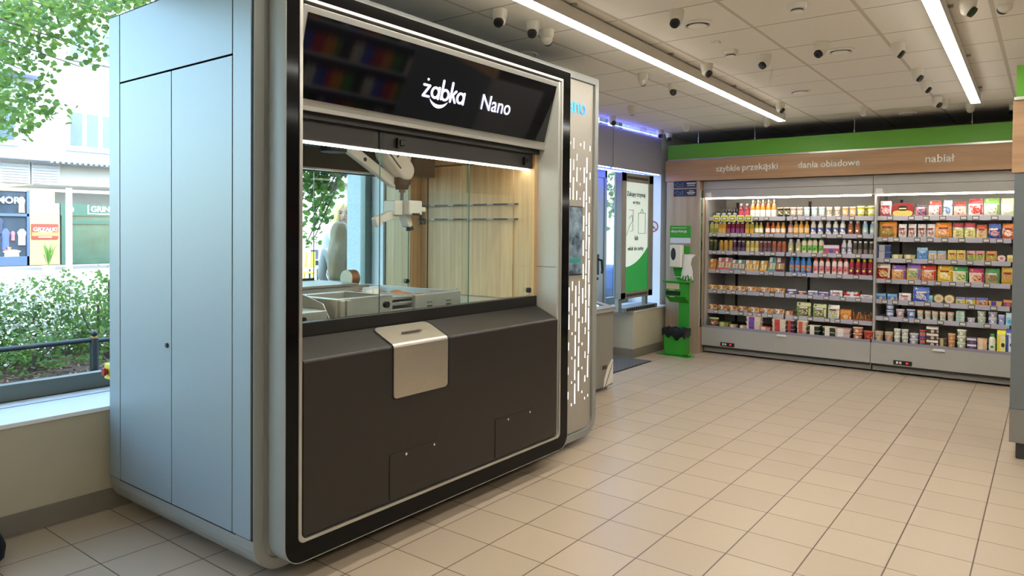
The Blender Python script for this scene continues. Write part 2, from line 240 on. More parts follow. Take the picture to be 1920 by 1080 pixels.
def grid_mat(name, base, line, ox, sx, oy, sy, wx, wy, rough=.35, var=.05, noise=60, bump=.05, linex=None, spec=.5):
    """tiles: lines at ox+k*sx and oy+k*sy in the object's own XY"""
    m, t, b = new_mat(name)
    tc = t.nodes.new('ShaderNodeTexCoord'); sp = t.nodes.new('ShaderNodeSeparateXYZ'); t.links.new(tc.outputs['Object'], sp.inputs[0])
    def M(op, a, v=None, clamp=False):
        n = t.nodes.new('ShaderNodeMath'); n.operation = op; n.use_clamp = clamp
        for i, q in enumerate((a, v)):
            if q is None: continue
            if isinstance(q, (int, float)): n.inputs[i].default_value = q
            else: t.links.new(q, n.inputs[i])
        return n.outputs[0]
    def axis(s, o, step, wd):
        q = M('DIVIDE', M('SUBTRACT', s, o), step)
        f = M('FRACT', M('ADD', q, 100.5)); d = M('MULTIPLY', M('ABSOLUTE', M('SUBTRACT', f, .5)), step)
        return M('LESS_THAN', d, wd / 2), M('FLOOR', M('ADD', q, 100))
    lx, cx = axis(sp.outputs[0], ox, sx, wx); ly, cy = axis(sp.outputs[1], oy, sy, wy)
    cb = t.nodes.new('ShaderNodeCombineXYZ'); t.links.new(cx, cb.inputs[0]); t.links.new(cy, cb.inputs[1])
    wn = t.nodes.new('ShaderNodeTexWhiteNoise'); t.links.new(cb.outputs[0], wn.inputs['Vector'])
    no = t.nodes.new('ShaderNodeTexNoise'); no.inputs['Scale'].default_value = noise; no.inputs['Detail'].default_value = 5; t.links.new(tc.outputs['Object'], no.inputs['Vector'])
    fac = M('ADD', M('MULTIPLY', wn.outputs['Value'], .6), M('MULTIPLY', no.outputs['Fac'], .4))
    c = lin(base)
    mx = t.nodes.new('ShaderNodeMix'); mx.data_type = 'RGBA'; t.links.new(fac, mx.inputs['Factor'])
    mx.inputs['A'].default_value = tuple(v * (1 - var) for v in c[:3]) + (1,); mx.inputs['B'].default_value = tuple(v * (1 + var) for v in c[:3]) + (1,)
    m2 = t.nodes.new('ShaderNodeMix'); m2.data_type = 'RGBA'; t.links.new(ly, m2.inputs['Factor']); t.links.new(mx.outputs['Result'], m2.inputs['A']); m2.inputs['B'].default_value = lin(line)
    m3 = t.nodes.new('ShaderNodeMix'); m3.data_type = 'RGBA'; t.links.new(lx, m3.inputs['Factor']); t.links.new(m2.outputs['Result'], m3.inputs['A']); m3.inputs['B'].default_value = lin(linex or line)
    t.links.new(m3.outputs['Result'], b.inputs['Base Color']); b.inputs['Roughness'].default_value = rough; b.inputs['Specular IOR Level'].default_value = spec
    bn = t.nodes.new('ShaderNodeBump'); bn.inputs['Strength'].default_value = .4; bn.inputs['Distance'].default_value = .002
    hgt = M('SUBTRACT', M('MULTIPLY', no.outputs['Fac'], bump), M('MAXIMUM', lx, ly)); t.links.new(hgt, bn.inputs['Height']); t.links.new(bn.outputs[0], b.inputs['Normal'])
    return m
# ------------------------------------------------------------------ mesh helpers
class MB:
    def __init__(s): s.v = []; s.f = []; s.sm = []
    def add(s, vs, fs, smooth=False):
        n = len(s.v); s.v += [tuple(v) for v in vs]; s.f += [tuple(i + n for i in f) for f in fs]; s.sm += [smooth] * len(fs); return s
    def box(s, x0, x1, y0, y1, z0, z1):
        v = [(x0,y0,z0),(x1,y0,z0),(x1,y1,z0),(x0,y1,z0),(x0,y0,z1),(x1,y0,z1),(x1,y1,z1),(x0,y1,z1)]
        return s.add(v, [(3,2,1,0),(4,5,6,7),(0,1,5,4),(1,2,6,5),(2,3,7,6),(3,0,4,7)])
    def obox(s, c, ax, ay, az):
        """oriented box: centre and three half-axis vectors"""
        c, ax, ay, az = map(Vector, (c, ax, ay, az)); v = []
        for k in (-1, 1):
            for i, j in ((-1,-1),(1,-1),(1,1),(-1,1)): v.append(c + ax*i + ay*j + az*k)
        return s.add(v, [(3,2,1,0),(4,5,6,7),(0,1,5,4),(1,2,6,5),(2,3,7,6),(3,0,4,7)])
    def cyl(s, p0, p1, r, r1=None, n=12, cap=True):
        p0, p1 = Vector(p0), Vector(p1); r1 = r if r1 is None else r1
        d = (p1 - p0).normalized(); a = d.orthogonal().normalized(); b = d.cross(a)
        v = [p + (a*math.cos(2*PI*i/n) + b*math.sin(2*PI*i/n))*q for p, q in ((p0, r), (p1, r1)) for i in range(n)]
        s.add(v, [(i, (i+1) % n, n + (i+1) % n, n + i) for i in range(n)], True)
        if cap: s.add(v[:n], [tuple(range(n-1, -1, -1))]); s.add(v[n:], [tuple(range(n))])
        return s
    def tube(s, pts, r, n=8):
        for a, b in zip(pts[:-1], pts[1:]): s.cyl(a, b, r, n=n)
        return s
    def lathe(s, prof, c=(0,0,0), n=16, sx=1, sy=1):
        """profile of (radius, z)"""
        v = []
        for r, z in prof:
            for i in range(n): v.append((c[0] + r*sx*math.cos(2*PI*i/n), c[1] + r*sy*math.sin(2*PI*i/n), c[2] + z))
        f = []
        for k in range(len(prof)-1):
            for i in range(n): f.append((k*n+i, k*n+(i+1) % n, (k+1)*n+(i+1) % n, (k+1)*n+i))
        s.add(v, f, True); s.add(v[:n], [tuple(range(n-1, -1, -1))]); s.add(v[-n:], [tuple(range(n))]); return s
    def sphere(s, c, r, n=14, m=8, sc_=(1,1,1)):
        prof = [(max(1e-4, math.sin(PI*k/m)) * r, -math.cos(PI*k/m) * r * sc_[2]) for k in range(m+1)]
        return s.lathe(prof, c, n, sc_[0], sc_[1])
    def loft(s, loops, smooth=False, close=False, cap0=False, cap1=False):
        n = len(loops[0]); v = [p for l in loops for p in l]; f = []
        K = len(loops)
        for k in range(K if close else K-1):
            for i in range(n): f.append((k*n+i, k*n+(i+1) % n, ((k+1) % K)*n+(i+1) % n, ((k+1) % K)*n+i))
        s.add(v, f, smooth)
        if cap0: s.add(loops[0], [tuple(range(n-1, -1, -1))])
        if cap1: s.add(loops[-1], [tuple(range(n))])
        return s
    def prism(s, pts, d):
        """polygon (3D points) extruded by vector d"""
        d = Vector(d); a = [Vector(p) for p in pts]; b = [p + d for p in a]; return s.loft([a, b], cap0=True, cap1=True)
OFF = {}
def mesh_obj(name, mb, mat, parent=None, bevel=0, seg=2, world=True):
    off = OFF.get(parent.name, Vector((0,0,0))) if (parent and world) else Vector((0,0,0))
    me = bpy.data.meshes.new(name); me.from_pydata([Vector(v) - off for v in mb.v], [], mb.f)
    me.polygons.foreach_set('use_smooth', mb.sm); me.materials.append(mat)
    bm = bmesh.new(); bm.from_mesh(me); bmesh.ops.remove_doubles(bm, verts=bm.verts, dist=1e-5); bmesh.ops.recalc_face_normals(bm, faces=bm.faces); bm.to_mesh(me); bm.free()
    if any(mb.sm): me.set_sharp_from_angle(angle=math.radians(38))
    o = bpy.data.objects.new(name, me); COL.objects.link(o)
    if parent: o.parent = parent; OFF[o.name] = off
    if bevel:
        b = o.modifiers.new('bevel', 'BEVEL'); b.width = bevel; b.segments = seg; b.limit_method = 'ANGLE'; b.angle_limit = math.radians(50); b.harden_normals = True
    return o
def thing(name, label, cat, loc=(0,0,0), group=None):
    o = bpy.data.objects.new(name, None); COL.objects.link(o); o.location = loc; o.empty_display_size = .05
    o['label'] = label; o['category'] = cat
    if group: o['group'] = group
    OFF[o.name] = Vector(loc); return o
def tag(o, label, cat, group=None, kind=None):
    o['label'] = label; o['category'] = cat
    if group: o['group'] = group
    if kind: o['kind'] = kind
    return o
def struct(name, mb, mat, bevel=0):
    o = mesh_obj(name, mb, mat, bevel=bevel); o['kind'] = 'structure'; return o
def cp(o, parent=None):
    c = o.copy(); COL.objects.link(c)
    if parent: c.parent = parent
    for ch in list(o.children): cp(ch, c)
    return c
def text(name, s, origin, xd, yd, width=None, size=.1, mat=None, parent=None, depth=.002, bold=0.0, align='LEFT', world=True):
    cu = bpy.data.curves.new('t', 'FONT'); cu.body = s; cu.size = 1; cu.extrude = .0; cu.offset = bold; cu.align_x = align; cu.resolution_u = 3
    o = bpy.data.objects.new('t', cu); COL.objects.link(o)
    bpy.context.view_layer.update()
    me = bpy.data.meshes.new_from_object(o.evaluated_get(bpy.context.evaluated_depsgraph_get()))
    bpy.data.objects.remove(o)
    xs = [v.co.x for v in me.vertices]
    k = width / (max(xs) - min(xs)) if width else size
    xd = Vector(xd).normalized(); yd = Vector(yd).normalized(); zd = xd.cross(yd)
    off = OFF.get(parent.name, Vector()) if (parent and world) else Vector()
    x0 = min(xs) if align == 'LEFT' else 0
    for v in me.vertices: v.co = Vector(origin) - off + xd*(v.co.x - x0)*k + yd*v.co.y*k + zd*depth
    me.name = name; me.materials.clear(); me.materials.append(mat)
    ob = bpy.data.objects.new(name, me); COL.objects.link(ob)
    if parent: ob.parent = parent; OFF[ob.name] = off
    sd = ob.modifiers.new('thick', 'SOLIDIFY'); sd.thickness = max(depth, .001); sd.offset = -1
    return ob
def rrect(y0, y1, z0, z1, rb, rt, X, n=6):
    """rounded rectangle in the YZ plane at X"""
    p = []
    for cy, cz, r, a0 in ((y1-rb, z0+rb, rb, -90), (y1-rt, z1-rt, rt, 0), (y0+rt, z1-rt, rt, 90), (y0+rb, z0+rb, rb, 180)):
        for i in range(n+1):
            a = math.radians(a0 + 90*i/n); p.append((X, cy + r*math.cos(a), cz + r*math.sin(a)))
    return p
ORD = 'first second third fourth fifth sixth seventh eighth ninth tenth eleventh twelfth thirteenth fourteenth fifteenth sixteenth seventeenth eighteenth nineteenth twentieth twenty-first twenty-second twenty-third twenty-fourth twenty-fifth twenty-sixth twenty-seventh'.split()
NUM = 'one two three four five six seven eight nine ten'.split()
# shared materials
ALU = pm('a9a8a0', .38, .75, .05, 40)
ALU_L = pm('b9b8b0', .3, .7, .04, 30)
STEEL = pm('c4c2ba', .32, .6, .08, 14, aniso=(1, 6, 1))
CHROME = pm('d8d8d4', .18, 1.0, .02)
BLACK = pm('141312', .4, 0, .1)
BGLASS = pm('0e0d0d', .1, 0, .05, spec=.15)
WHITE = pm('e4e1d8', .45, 0, .03)
DGREY = pm('3c3b38', .5, 0, .08)
GREEN = pm('62a52f', .5, 0, .04, 6)
GLASS = glass_mat('fbfffd', .15)
OUTG = glass_mat('f4fbf8', .35, 'window_glass')
EDGE = pm('3f6a5c', .15, 0, .05)
# ------------------------------------------------------------------ the setting
FLOOR = grid_mat('floor_tiles', 'b9a892', '564636', -2.364, .3023, 1.967, .2987, .006, .005, rough=.32, var=.07, noise=90, bump=.15, spec=.45)
CEIL = grid_mat('ceiling_tiles', 'e4e0d6', '8f897c', -.856, .585, 4.29, .6, .022, .009, rough=.9, var=.02, noise=120, bump=.25, linex='c4beb0', spec=.1)
WALLP = pm('b9b29a', .7, 0, .03, 9)
SKIRT = pm('7d766a', .5, 0, .08, 14)
FRAME = pm('737c76', .45, .3, .05)
WPAINT = pm('f0f2f1', .6, 0, .03)
XW = -3.897
struct('floor', MB().box(-4.5, 3.3, -3.2, 9.4, -.12, 0), FLOOR)
struct('ceiling', MB().box(-3.9, 3.3, -3.2, 9.4, 2.7, 3.1), CEIL)
struct('ceiling', MB().box(-4.95, 3.3, -3.2, 9.4, 3.1, 3.12), WPAINT)
struct('wall_left', MB().box(-4.5, XW, -3.2, 3.9, 0, .515), WALLP)
struct('wall_left', MB().box(-4.5, XW, 3.9, 6.3, 0, 3.1), WPAINT)
struct('wall_left', MB().box(-4.5, -3.84, 7.41, 8.3, 0, .53), WALLP)
struct('wall_left', MB().box(-4.5, -3.93, 8.3, 9.4, 0, 3.1), WPAINT)
struct('wall_outer', MB().box(-4.72, -4.505, 3.93, 6.3, -.05, 3.1), pm('c2c6ca', .8, 0, .3, 60))
struct('trim_1', MB().box(-4.375, XW+.012, -3.2, 3.9, .515, .537), WPAINT, bevel=.004)
struct('trim_2', MB().box(-4.375, -3.825, 7.40, 8.3, .53, .55), WPAINT, bevel=.004)
struct('trim_3', MB().box(-4.245, -4.235, -3.2, 3.9, .5375, .5385), pm('7d8480', .6))
struct('baseboard_left', MB().box(XW, XW+.012, -3.2, 6.3, 0, .103), SKIRT, bevel=.002)
struct('baseboard_left', MB().box(-3.84, -3.828, 7.398, 8.17, 0, .103).box(-4.3, -3.84, 7.398, 7.41, 0, .103), SKIRT)
struct('wall_back', MB().box(-4.5, 3.3, -3.3, -3.2, 0, 2.7), WALLP)
struct('wall_right', MB().box(3.2, 3.3, -3.2, 9.4, 0, 2.7), WALLP)
struct('wall_far', MB().box(-4.5, 3.3, 9.3, 9.4, 0, 2.7), pm('8d8980', .8))
struct('wall_sun_block', MB().box(-4.95, 8, -12, 22, 3.12, 9.5), pm('c8c4bb', .8))  # unseen upper storeys, added to keep the sun off the bed by the window
struct('wall_end', MB().box(-4.5, -3.0, 9.4, 22, -.1, 2.9), pm('c8c4bb', .8))
def window(name, y0, y1, xf, z0, z1, mull=(), fr=.07, transom=None, deep=.06):
    f = MB()
    f.box(xf-deep, xf, y0, y1, z0, z0+fr+.02).box(xf-deep, xf, y0, y1, z1-fr, z1).box(xf-deep, xf, y0, y0+fr, z0, z1).box(xf-deep, xf, y1-fr, y1, z0, z1)
    for yy in mull: f.box(xf-deep, xf+.002, yy-.04, yy+.04, z0, z1)
    if transom: f.box(xf-deep, xf+.001, y0, y1, transom-.03, transom+.03)
    o = struct(name, f, FRAME, bevel=.003)
    g = MB().box(xf-deep*.6, xf-deep*.5, y0+fr*.5, y1-fr*.5, z0+.05, z1-.05)
    mesh_obj('window_pane', g, OUTG, o)
    return o
window('window_1', -3.2, 3.9, -4.378, .537, 3.1, mull=(-.6,))
window('window_2', 7.41, 8.45, -4.378, .55, 3.1, mull=(8.05,))
# entrance door: frame, leaf, handle
dm = pm('9b9a96', .45, .25)
d = MB().box(-4.29, -4.20, 6.3, 6.36, 0, 3.1).box(-4.29, -4.20, 7.36, 7.41, 0, 3.1).box(-4.29, -4.2, 6.3, 7.41, 2.1, 2.2).box(-4.29, -4.2, 6.3, 7.41, 3.04, 3.1)
dr = struct('door_1', d, dm, bevel=.003)
mesh_obj('door_leaf', MB().box(-4.26, -4.215, 6.36, 6.46, .01, 2.1).box(-4.26, -4.215, 7.13, 7.36, .01, 2.1).box(-4.26, -4.215, 6.46, 7.13, .01, .2).box(-4.26, -4.215, 6.46, 7.13, 2.0, 2.1), pm('b3b1ac', .45, .2), dr, bevel=.004)
mesh_obj('door_pane', MB().box(-4.24, -4.235, 6.46, 7.13, .2, 2.0).box(-4.245, -4.24, 6.36, 7.36, 2.2, 3.04), OUTG, dr)
mesh_obj('door_handle', MB().box(-4.212, -4.2, 7.2, 7.24, .96, 1.2).cyl((-4.2,7.22,1.14), (-4.155,7.22,1.13), .012).cyl((-4.155,7.22,1.14), (-4.15,7.23,1.02), .014).cyl((-4.15,7.23,1.02), (-4.165,7.24,.98), .013), BLACK, dr)
mesh_obj('door_lock', MB().box(-4.212, -4.2, 7.2, 7.23, .9, .93), BLACK, dr)
# ------------------------------------------------------------------ the robot kitchen kiosk
PANEL_DAYLIT = pm('8a979c', .42, .12, .03, 30, aniso=(6, 6, 1))  # same paint as the shell, with blue window daylight put into the colour
SHELL = pm('8e908b', .5, .1, .03, 30)
PANEL_S = pm('b2b2aa', .45, .15, .03, 30)
DARKP = pm('2f2c28', .38, .3, .06, 30)
SEAM = pm('1c1e1e', .7)
OAK = wood_mat('cfae80', 'b08c5e', 'Z', 1.0, .4)
OAKX = wood_mat('cfae80', 'b08c5e', 'X', 1.0, .4)
K = thing('kitchen_kiosk', 'large grey metal robotic kitchen kiosk with black glass front standing by the window', 'kiosk', (-3.1, 2.9, 0))
YS, XB, XR, XF = 1.643, -3.81, -2.54, -2.40
# body shell: rounded ring lofted along X
def ring(mb, y0, y1, z0, z1, rb, rt, t, xa, xb, n=8):
    o = lambda X: rrect(y0, y1, z0, z1, rb, rt, X, n); i = lambda X: rrect(y0+t, y1-t, z0+t, z1-t, max(rb-t, .004), max(rt-t, .004), X, n)
    return mb.loft([o(xa), o(xb), i(xb), i(xa)], close=True)
shell = mesh_obj('body_shell', ring(MB(), YS, 4.349, .05, 2.53, .13, .015, .045, XB, XR), SHELL, K, bevel=.001)
# side doors with dark joints
for nm, x0, x1, z0, z1 in (('side_door', -3.682, -3.184, .204, 2.176), ('side_door', -3.178, -2.690, .204, 2.176), ('side_panel', -3.682, -2.690, 2.184, 2.515), ('side_panel', -3.80, -3.689, .204, 2.515), ('side_panel', -2.683, -2.556, .204, 2.515)):
    p = mesh_obj(nm, MB().box(x0, x1, YS-.006, YS+.001, z0, z1), PANEL_DAYLIT, K, bevel=.0012)
    if nm == 'side_door' and x0 < -3.4: mesh_obj('lock', MB().cyl((-3.219, YS-.012, .927), (-3.219, YS-.004, .927), .011, n=16).box(-3.221, -3.217, YS-.0135, YS-.011, .920, .934), BLACK, p)
mesh_obj('joint_backing', MB().box(-3.81, -2.545, YS-.0015, YS-.0005, .199, 2.52).box(-3.70, -2.67, YS-.0015, YS-.0005, .196, 2.52), SEAM, K)
mesh_obj('back_panel', MB().box(XB, XB+.02, YS+.04, 4.3, .1, 1.04).box(XB, XB+.02, YS+.04, 4.3, 1.84, 2.5).box(XB, XB+.02, YS+.04, 1.95, 1.0, 1.9).box(XB, XB+.02, 3.5, 4.3, 1.0, 1.9), DGREY, K)
mesh_obj('filler_panel', MB().box(-2.575, -2.556, YS+.04, 1.80, .09, 2.49), PANEL_S, K)
for fx in (-3.6, -2.75):
    for fy in (1.95, 4.0): mesh_obj('foot', MB().cyl((fx, fy, 0), (fx, fy, .012), .04).cyl((fx, fy, .01), (fx, fy, .06), .012), DGREY, K)
# tower front with light slits and a screen
tw = mesh_obj('tower_panel', MB().box(-2.575, -2.556, 3.70, 4.30, .10, 2.485), pm('a29c90', .5, .1, .03, 30), K, bevel=.003)
SLM = em('fff6ea', 3.0)
for y, z0, z1, wd in SLITS:
    mesh_obj('light_slit', MB().box(-2.5565, -2.5545, y-wd*.38, y+wd*.38, z0+.004, z1-.004), SLM, tw, bevel=.0009, seg=1)
sm, st, sb = new_mat('screen_picture')
tc = st.nodes.new('ShaderNodeTexCoord'); no = st.nodes.new('ShaderNodeTexNoise'); no.inputs['Scale'].default_value = 9; no.inputs['Detail'].default_value = 6
cr = st.nodes.new('ShaderNodeValToRGB'); cr.color_ramp.elements[0].position = .35; cr.color_ramp.elements[0].color = lin('1e2a33'); cr.color_ramp.elements[1].position = .7; cr.color_ramp.elements[1].color = lin('8fa3b0')
st.links.new(tc.outputs['Object'], no.inputs['Vector']); st.links.new(no.outputs['Fac'], cr.inputs[0]); st.links.new(cr.outputs[0], sb.inputs['Base Color']); st.links.new(cr.outputs[0], sb.inputs['Emission Color']); sb.inputs['Emission Strength'].default_value = .35; sb.inputs['Roughness'].default_value = .1
scn = mesh_obj('order_screen', MB().box(-2.556, -2.548, 3.975, 4.162, 1.17, 1.636), BLACK, K, bevel=.003)
mesh_obj('display', MB().box(-2.549, -2.5472, 3.98, 4.156, 1.178, 1.628), sm, scn)
mesh_obj('picture_drop', MB().lathe([(.001,.06),(.012,.035),(.02,.015),(.018,0),(.008,-.008)], (-2.5475, 4.04, 1.38), 12, sx=.06), pm('33506a', .3), scn)
mesh_obj('picture_band', MB().box(-2.5475, -2.546, 4.0, 4.13, 1.255, 1.285), pm('3c9a92', .3), scn)
# cyan letters with a blue to cyan blend that belongs to the sign itself
gm, gt, gb = new_mat('letters_cyan'); tc = gt.nodes.new('ShaderNodeTexCoord'); sp = gt.nodes.new('ShaderNodeSeparateXYZ'); cr = gt.nodes.new('ShaderNodeValToRGB'); mr = gt.nodes.new('ShaderNodeMapRange')
mr.inputs['From Min'].default_value = .85; mr.inputs['From Max'].default_value = 1.3; gt.links.new(tc.outputs['Object'], sp.inputs[0]); gt.links.new(sp.outputs[1], mr.inputs[0]); gt.links.new(mr.outputs[0], cr.inputs[0])
cr.color_ramp.elements[0].color = lin('35d6e6'); cr.color_ramp.elements[1].color = lin('2e7df0'); gt.links.new(cr.outputs[0], gb.inputs['Emission Color']); gt.links.new(cr.outputs[0], gb.inputs['Base Color']); gb.inputs['Emission Strength'].default_value = 1.3
text('tower_lettering', 'Nano', (-2.553, 3.865, 2.262), (0,1,0), (0,0,1), width=.33, mat=gm, parent=K)
# slab: aluminium outer shell, black glass face, inner bezel
sh = MB()
def rr(X, i, rb=.085, rt=.012): return rrect(1.69+i, 3.766-i, .107+i, 2.455-i, max(rb-i, .004), max(rt-i, .003), X, 8)
sh.loft([rr(-2.585, .045), rr(-2.56, .035), rr(-2.53, .012), rr(-2.505, 0), rr(-2.402, 0), rr(-2.4, .001), rr(-2.4, .0035), rr(-2.41, .005), rr(-2.585, .06)], close=True, smooth=True)
mesh_obj('slab_shell', sh, SHELL, K)
oy0, oy1, oz0, oz1 = 1.754, 3.674, .19, 2.398
fo = lambda X: rrect(1.6935, 3.7625, .1105, 2.4515, .0815, .0085, X, 8); fi = lambda X: rrect(oy0, oy1, oz0, oz1, .03, .008, X, 8)
mesh_obj('black_glass_frame', MB().loft([fo(-2.42), fo(-2.402), fi(-2.402), fi(-2.42)], close=True), BGLASS, K)
bi = lambda X, i: rrect(oy0+i, oy1-i, oz0+i, oz1-i, .028, .006, X, 8)
mesh_obj('inner_bezel', MB().loft([bi(-2.43, 0), bi(-2.397, 0), bi(-2.396, .004), bi(-2.396, .014), bi(-2.43, .018)], close=True), ALU_L, K)
mesh_obj('jamb', MB().box(-2.60, -2.405, 3.636, 3.656, .21, 2.38), PANEL_S, K)
mesh_obj('jamb', MB().box(-2.60, -2.405, 1.756, 1.774, .21, 2.38), PANEL_S, K)
mesh_obj('jamb_joint', MB().box(-2.56, -2.41, 3.6352, 3.637, 1.243, 1.246), SEAM, K)
# tilted sign
u = Vector((.095, 0, .36)).normalized(); nrm = Vector((0,1,0)).cross(u)
P = lambda y, s, d=0: Vector((-2.503, y, 1.985)) + u*s + nrm*d
SL = .40
sgn = mesh_obj('sign_housing', MB().prism([P(1.775, 0), P(1.775, SL), Vector((-2.56, 1.775, 2.38)), Vector((-2.56, 1.775, 1.975)), Vector((-2.505, 1.775, 1.965))], (0, 1.861, 0)), ALU_L, K, bevel=.003)
mesh_obj('sign_glass', MB().prism([P(1.80, .028, 0), P(3.612, .028, 0), P(3.612, .372, 0), P(1.80, .372, 0)], nrm*.004), pm('08080b', .05, 0, .1, spec=.7), sgn)
LAV = em('dcdcff', 1.05)
KX = .0605
def stroke(nm, lines, x0):
    mb = MB()
    for pl in lines:
        q = [P(2.512 + (x0 + x)*KX, .142 + z*KX, .005) for x, z in pl]
        if len(q) > 1: mb.tube(q, .0064, 8)
        for p in q: mb.sphere(p, .0064, 8, 6)
    return mesh_obj(nm, mb, LAV, sgn)
circ = lambda cx, cz, r: [(cx + r*math.cos(2*PI*i/18), cz + r*math.sin(2*PI*i/18)) for i in range(19)]
stroke('letter', [[(0,.95),(.66,.95),(.04,.08),(.72,.08)], [(.36,1.42)]], 0)
stroke('letter', [circ(.4,.5,.41), [(.82,.95),(.82,.05)]], 1.0)
stroke('letter', [[(0,1.6),(0,.1)], circ(.41,.48,.41)], 2.18)
stroke('letter', [[(0,1.6),(0,.05)], [(0,.42),(.56,.98)], [(.2,.62),(.6,.05)]], 3.30)
stroke('letter', [circ(.4,.5,.41), [(.82,.95),(.82,.05)]], 4.12)
arc = []
for i in range(17):
    a = math.radians(-142 + i*104/16); arc.append((a, .015*math.sin(PI*i/16)**.6))
sml = MB(); cy, cz, rad = 2.63, .192, .085
outer = [P(cy + rad*math.cos(a), cz + rad*math.sin(a) - h*.5, .0075) for a, h in arc]; inner = [P(cy + rad*math.cos(a), cz + rad*math.sin(a) + h*.7, .0075) for a, h in arc]
for i in range(16): sml.add([outer[i], outer[i+1], inner[i+1], inner[i]], [(0,1,2,3)])
mesh_obj('smile', sml, LAV, sgn)
text('lettering', 'Nano', P(2.955, .142, .007), (0,1,0), u, width=.255, mat=LAV, parent=sgn, bold=.004)
# header above the glass, led strip, hinged latches
mesh_obj('header', MB().box(-2.60, -2.575, 1.775, 3.636, 1.852, 1.98), pm('3b3834', .45, .2, .08), K)
mesh_obj('header_rail', MB().box(-2.577, -2.545, 1.775, 3.636, 1.94, 1.975).box(-2.577, -2.57, 2.335, 2.36, 1.852, 1.95), BLACK, K)
mesh_obj('led_strip', MB().box(-2.64, -2.602, 1.80, 3.6, 1.846, 1.858), em('fffaf0', 16), K)
for y in (2.462, 3.522):
    mesh_obj('latch', MB().box(-2.574, -2.556, y-.018, y-.006, 1.868, 1.918).box(-2.574, -2.55, y-.006, y+.026, 1.88, 1.908), BLACK, K, bevel=.003)
for y0, y1, xo in ((1.78, 2.362, 0), (2.36, 3.012, .012), (2.94, 3.606, .024)):
    g = mesh_obj('front_glass', MB().box(-2.585+xo-.012, -2.581+xo-.012, y0, y1, 1.06, 1.855), GLASS, K)
    mesh_obj('glass_edge', MB().box(-2.5855+xo-.012, -2.5805+xo-.012, y1-.0025, y1, 1.06, 1.855), EDGE, g)
for x_, y_ in ((-2.575, 2.39), (-2.56, 3.556)): mesh_obj('glass_knob', MB().cyl((x_-.01, y_, 1.1), (x_+.008, y_, 1.1), .016, n=18), BLACK, K)
mesh_obj('sill_trim', MB().box(-2.60, -2.553, 1.775, 3.634, 1.0, 1.062), BLACK, K, bevel=.004)
# dark lower fascia with sloping ledge
LZ = 1.002
prof = [(-2.60, .215), (-2.395, .215), (-2.394, .91)] + [(-2.412 + .018*math.cos(math.radians(a)), .918 + .018*math.sin(math.radians(a))) for a in range(0, 80, 12)] + [(-2.558, LZ), (-2.60, LZ)]
mesh_obj('lower_fascia', MB().prism([(x, 1.775, z) for x, z in prof], (0, 1.857, 0)), DARKP, K, bevel=.0015)
def wrap(mb, y0, y1, z0, back, lift, rb, inset=0):
    """bent sheet over fascia edge: vertical face then ledge"""
    front = [(-2.394 + lift, z0 + rb*0), (-2.394 + lift, .912)] + [(-2.412 + (.018+lift)*math.cos(math.radians(a)), .918 + (.018+lift)*math.sin(math.radians(a))) for a in range(12, 76, 14)]
    sl = Vector((-.146, 0, .065)).normalized(); e = Vector((-2.407, 0, .936 + lift)); t = (back - e.x)/sl.x
    front.append(((e + sl*t).x, (e + sl*t).z))
    rows = []
    # lower rounded corners
    for k in range(6):
        a = math.radians(90*k/6); yy = rb - rb*math.sin(a); rows.append((front[0][0], z0 + rb - rb*math.cos(a), yy))
    rows += [(x, z, 0) for x, z in front[1:-1]]
    xe, ze = front[-1]; xp, zp = front[-2]
    for k in range(6):
        a = math.radians(90*k/5); q = 1 - .035/((Vector((xe-xp,0,ze-zp))).length) * (1 - math.sin(a)); rows.append((xp + (xe-xp)*q, zp + (ze-zp)*q, .035*(1 - math.cos(a))))
    vs = []
    for x, z, i in rows: vs += [(x, y0+i, z), (x, y1-i, z)]
    mb.add(vs, [(2*k, 2*k+1, 2*k+3, 2*k+2) for k in range(len(rows)-1)]); return mb
mesh_obj('hatch_recess_shade', wrap(MB(), 2.258, 2.652, .682, -2.545, .0015, .02), pm('0b0a09', .7), K)  # thin black sheet painting the shade of the notch round the flap
fl = mesh_obj('serving_flap', wrap(MB(), 2.264, 2.63, .687, -2.538, .006, .02), pm('c2bcae', .3, .9, .07, 20, aniso=(1, 1, 5)), K)
sd = fl.modifiers.new('t', 'SOLIDIFY'); sd.thickness = .003
fm = MB(); sl_ = Vector((-.146, 0, .065)).normalized()
for k in range(22): fm.obox(Vector((-2.463, 2.385 + k*.0062, .9735)), (0, .0022, 0), sl_*(.0035 + .0015*(k % 3)), (.0004, 0, .0009))
mesh_obj('engraved_marks', fm, pm('3a3835', .5), fl)
for y0, y1 in ((2.246, 2.59), (3.023, 3.40)):
    s_ = mesh_obj('service_hatch', MB().box(-2.394, -2.3925, y0+.004, y1, .222, .431), DARKP, K)
    mesh_obj('hatch_gap', MB().box(-2.3942, -2.3921, y0, y0+.004, .224, .433).box(-2.3942, -2.3921, y0, y1-.02, .431, .4335), SEAM, s_)
    for q in (.29, .84): mesh_obj('screw', MB().cyl((-2.393, y0+(y1-y0)*q, .415), (-2.387, y0+(y1-y0)*q, .415), .0065, n=12), CHROME, s_)
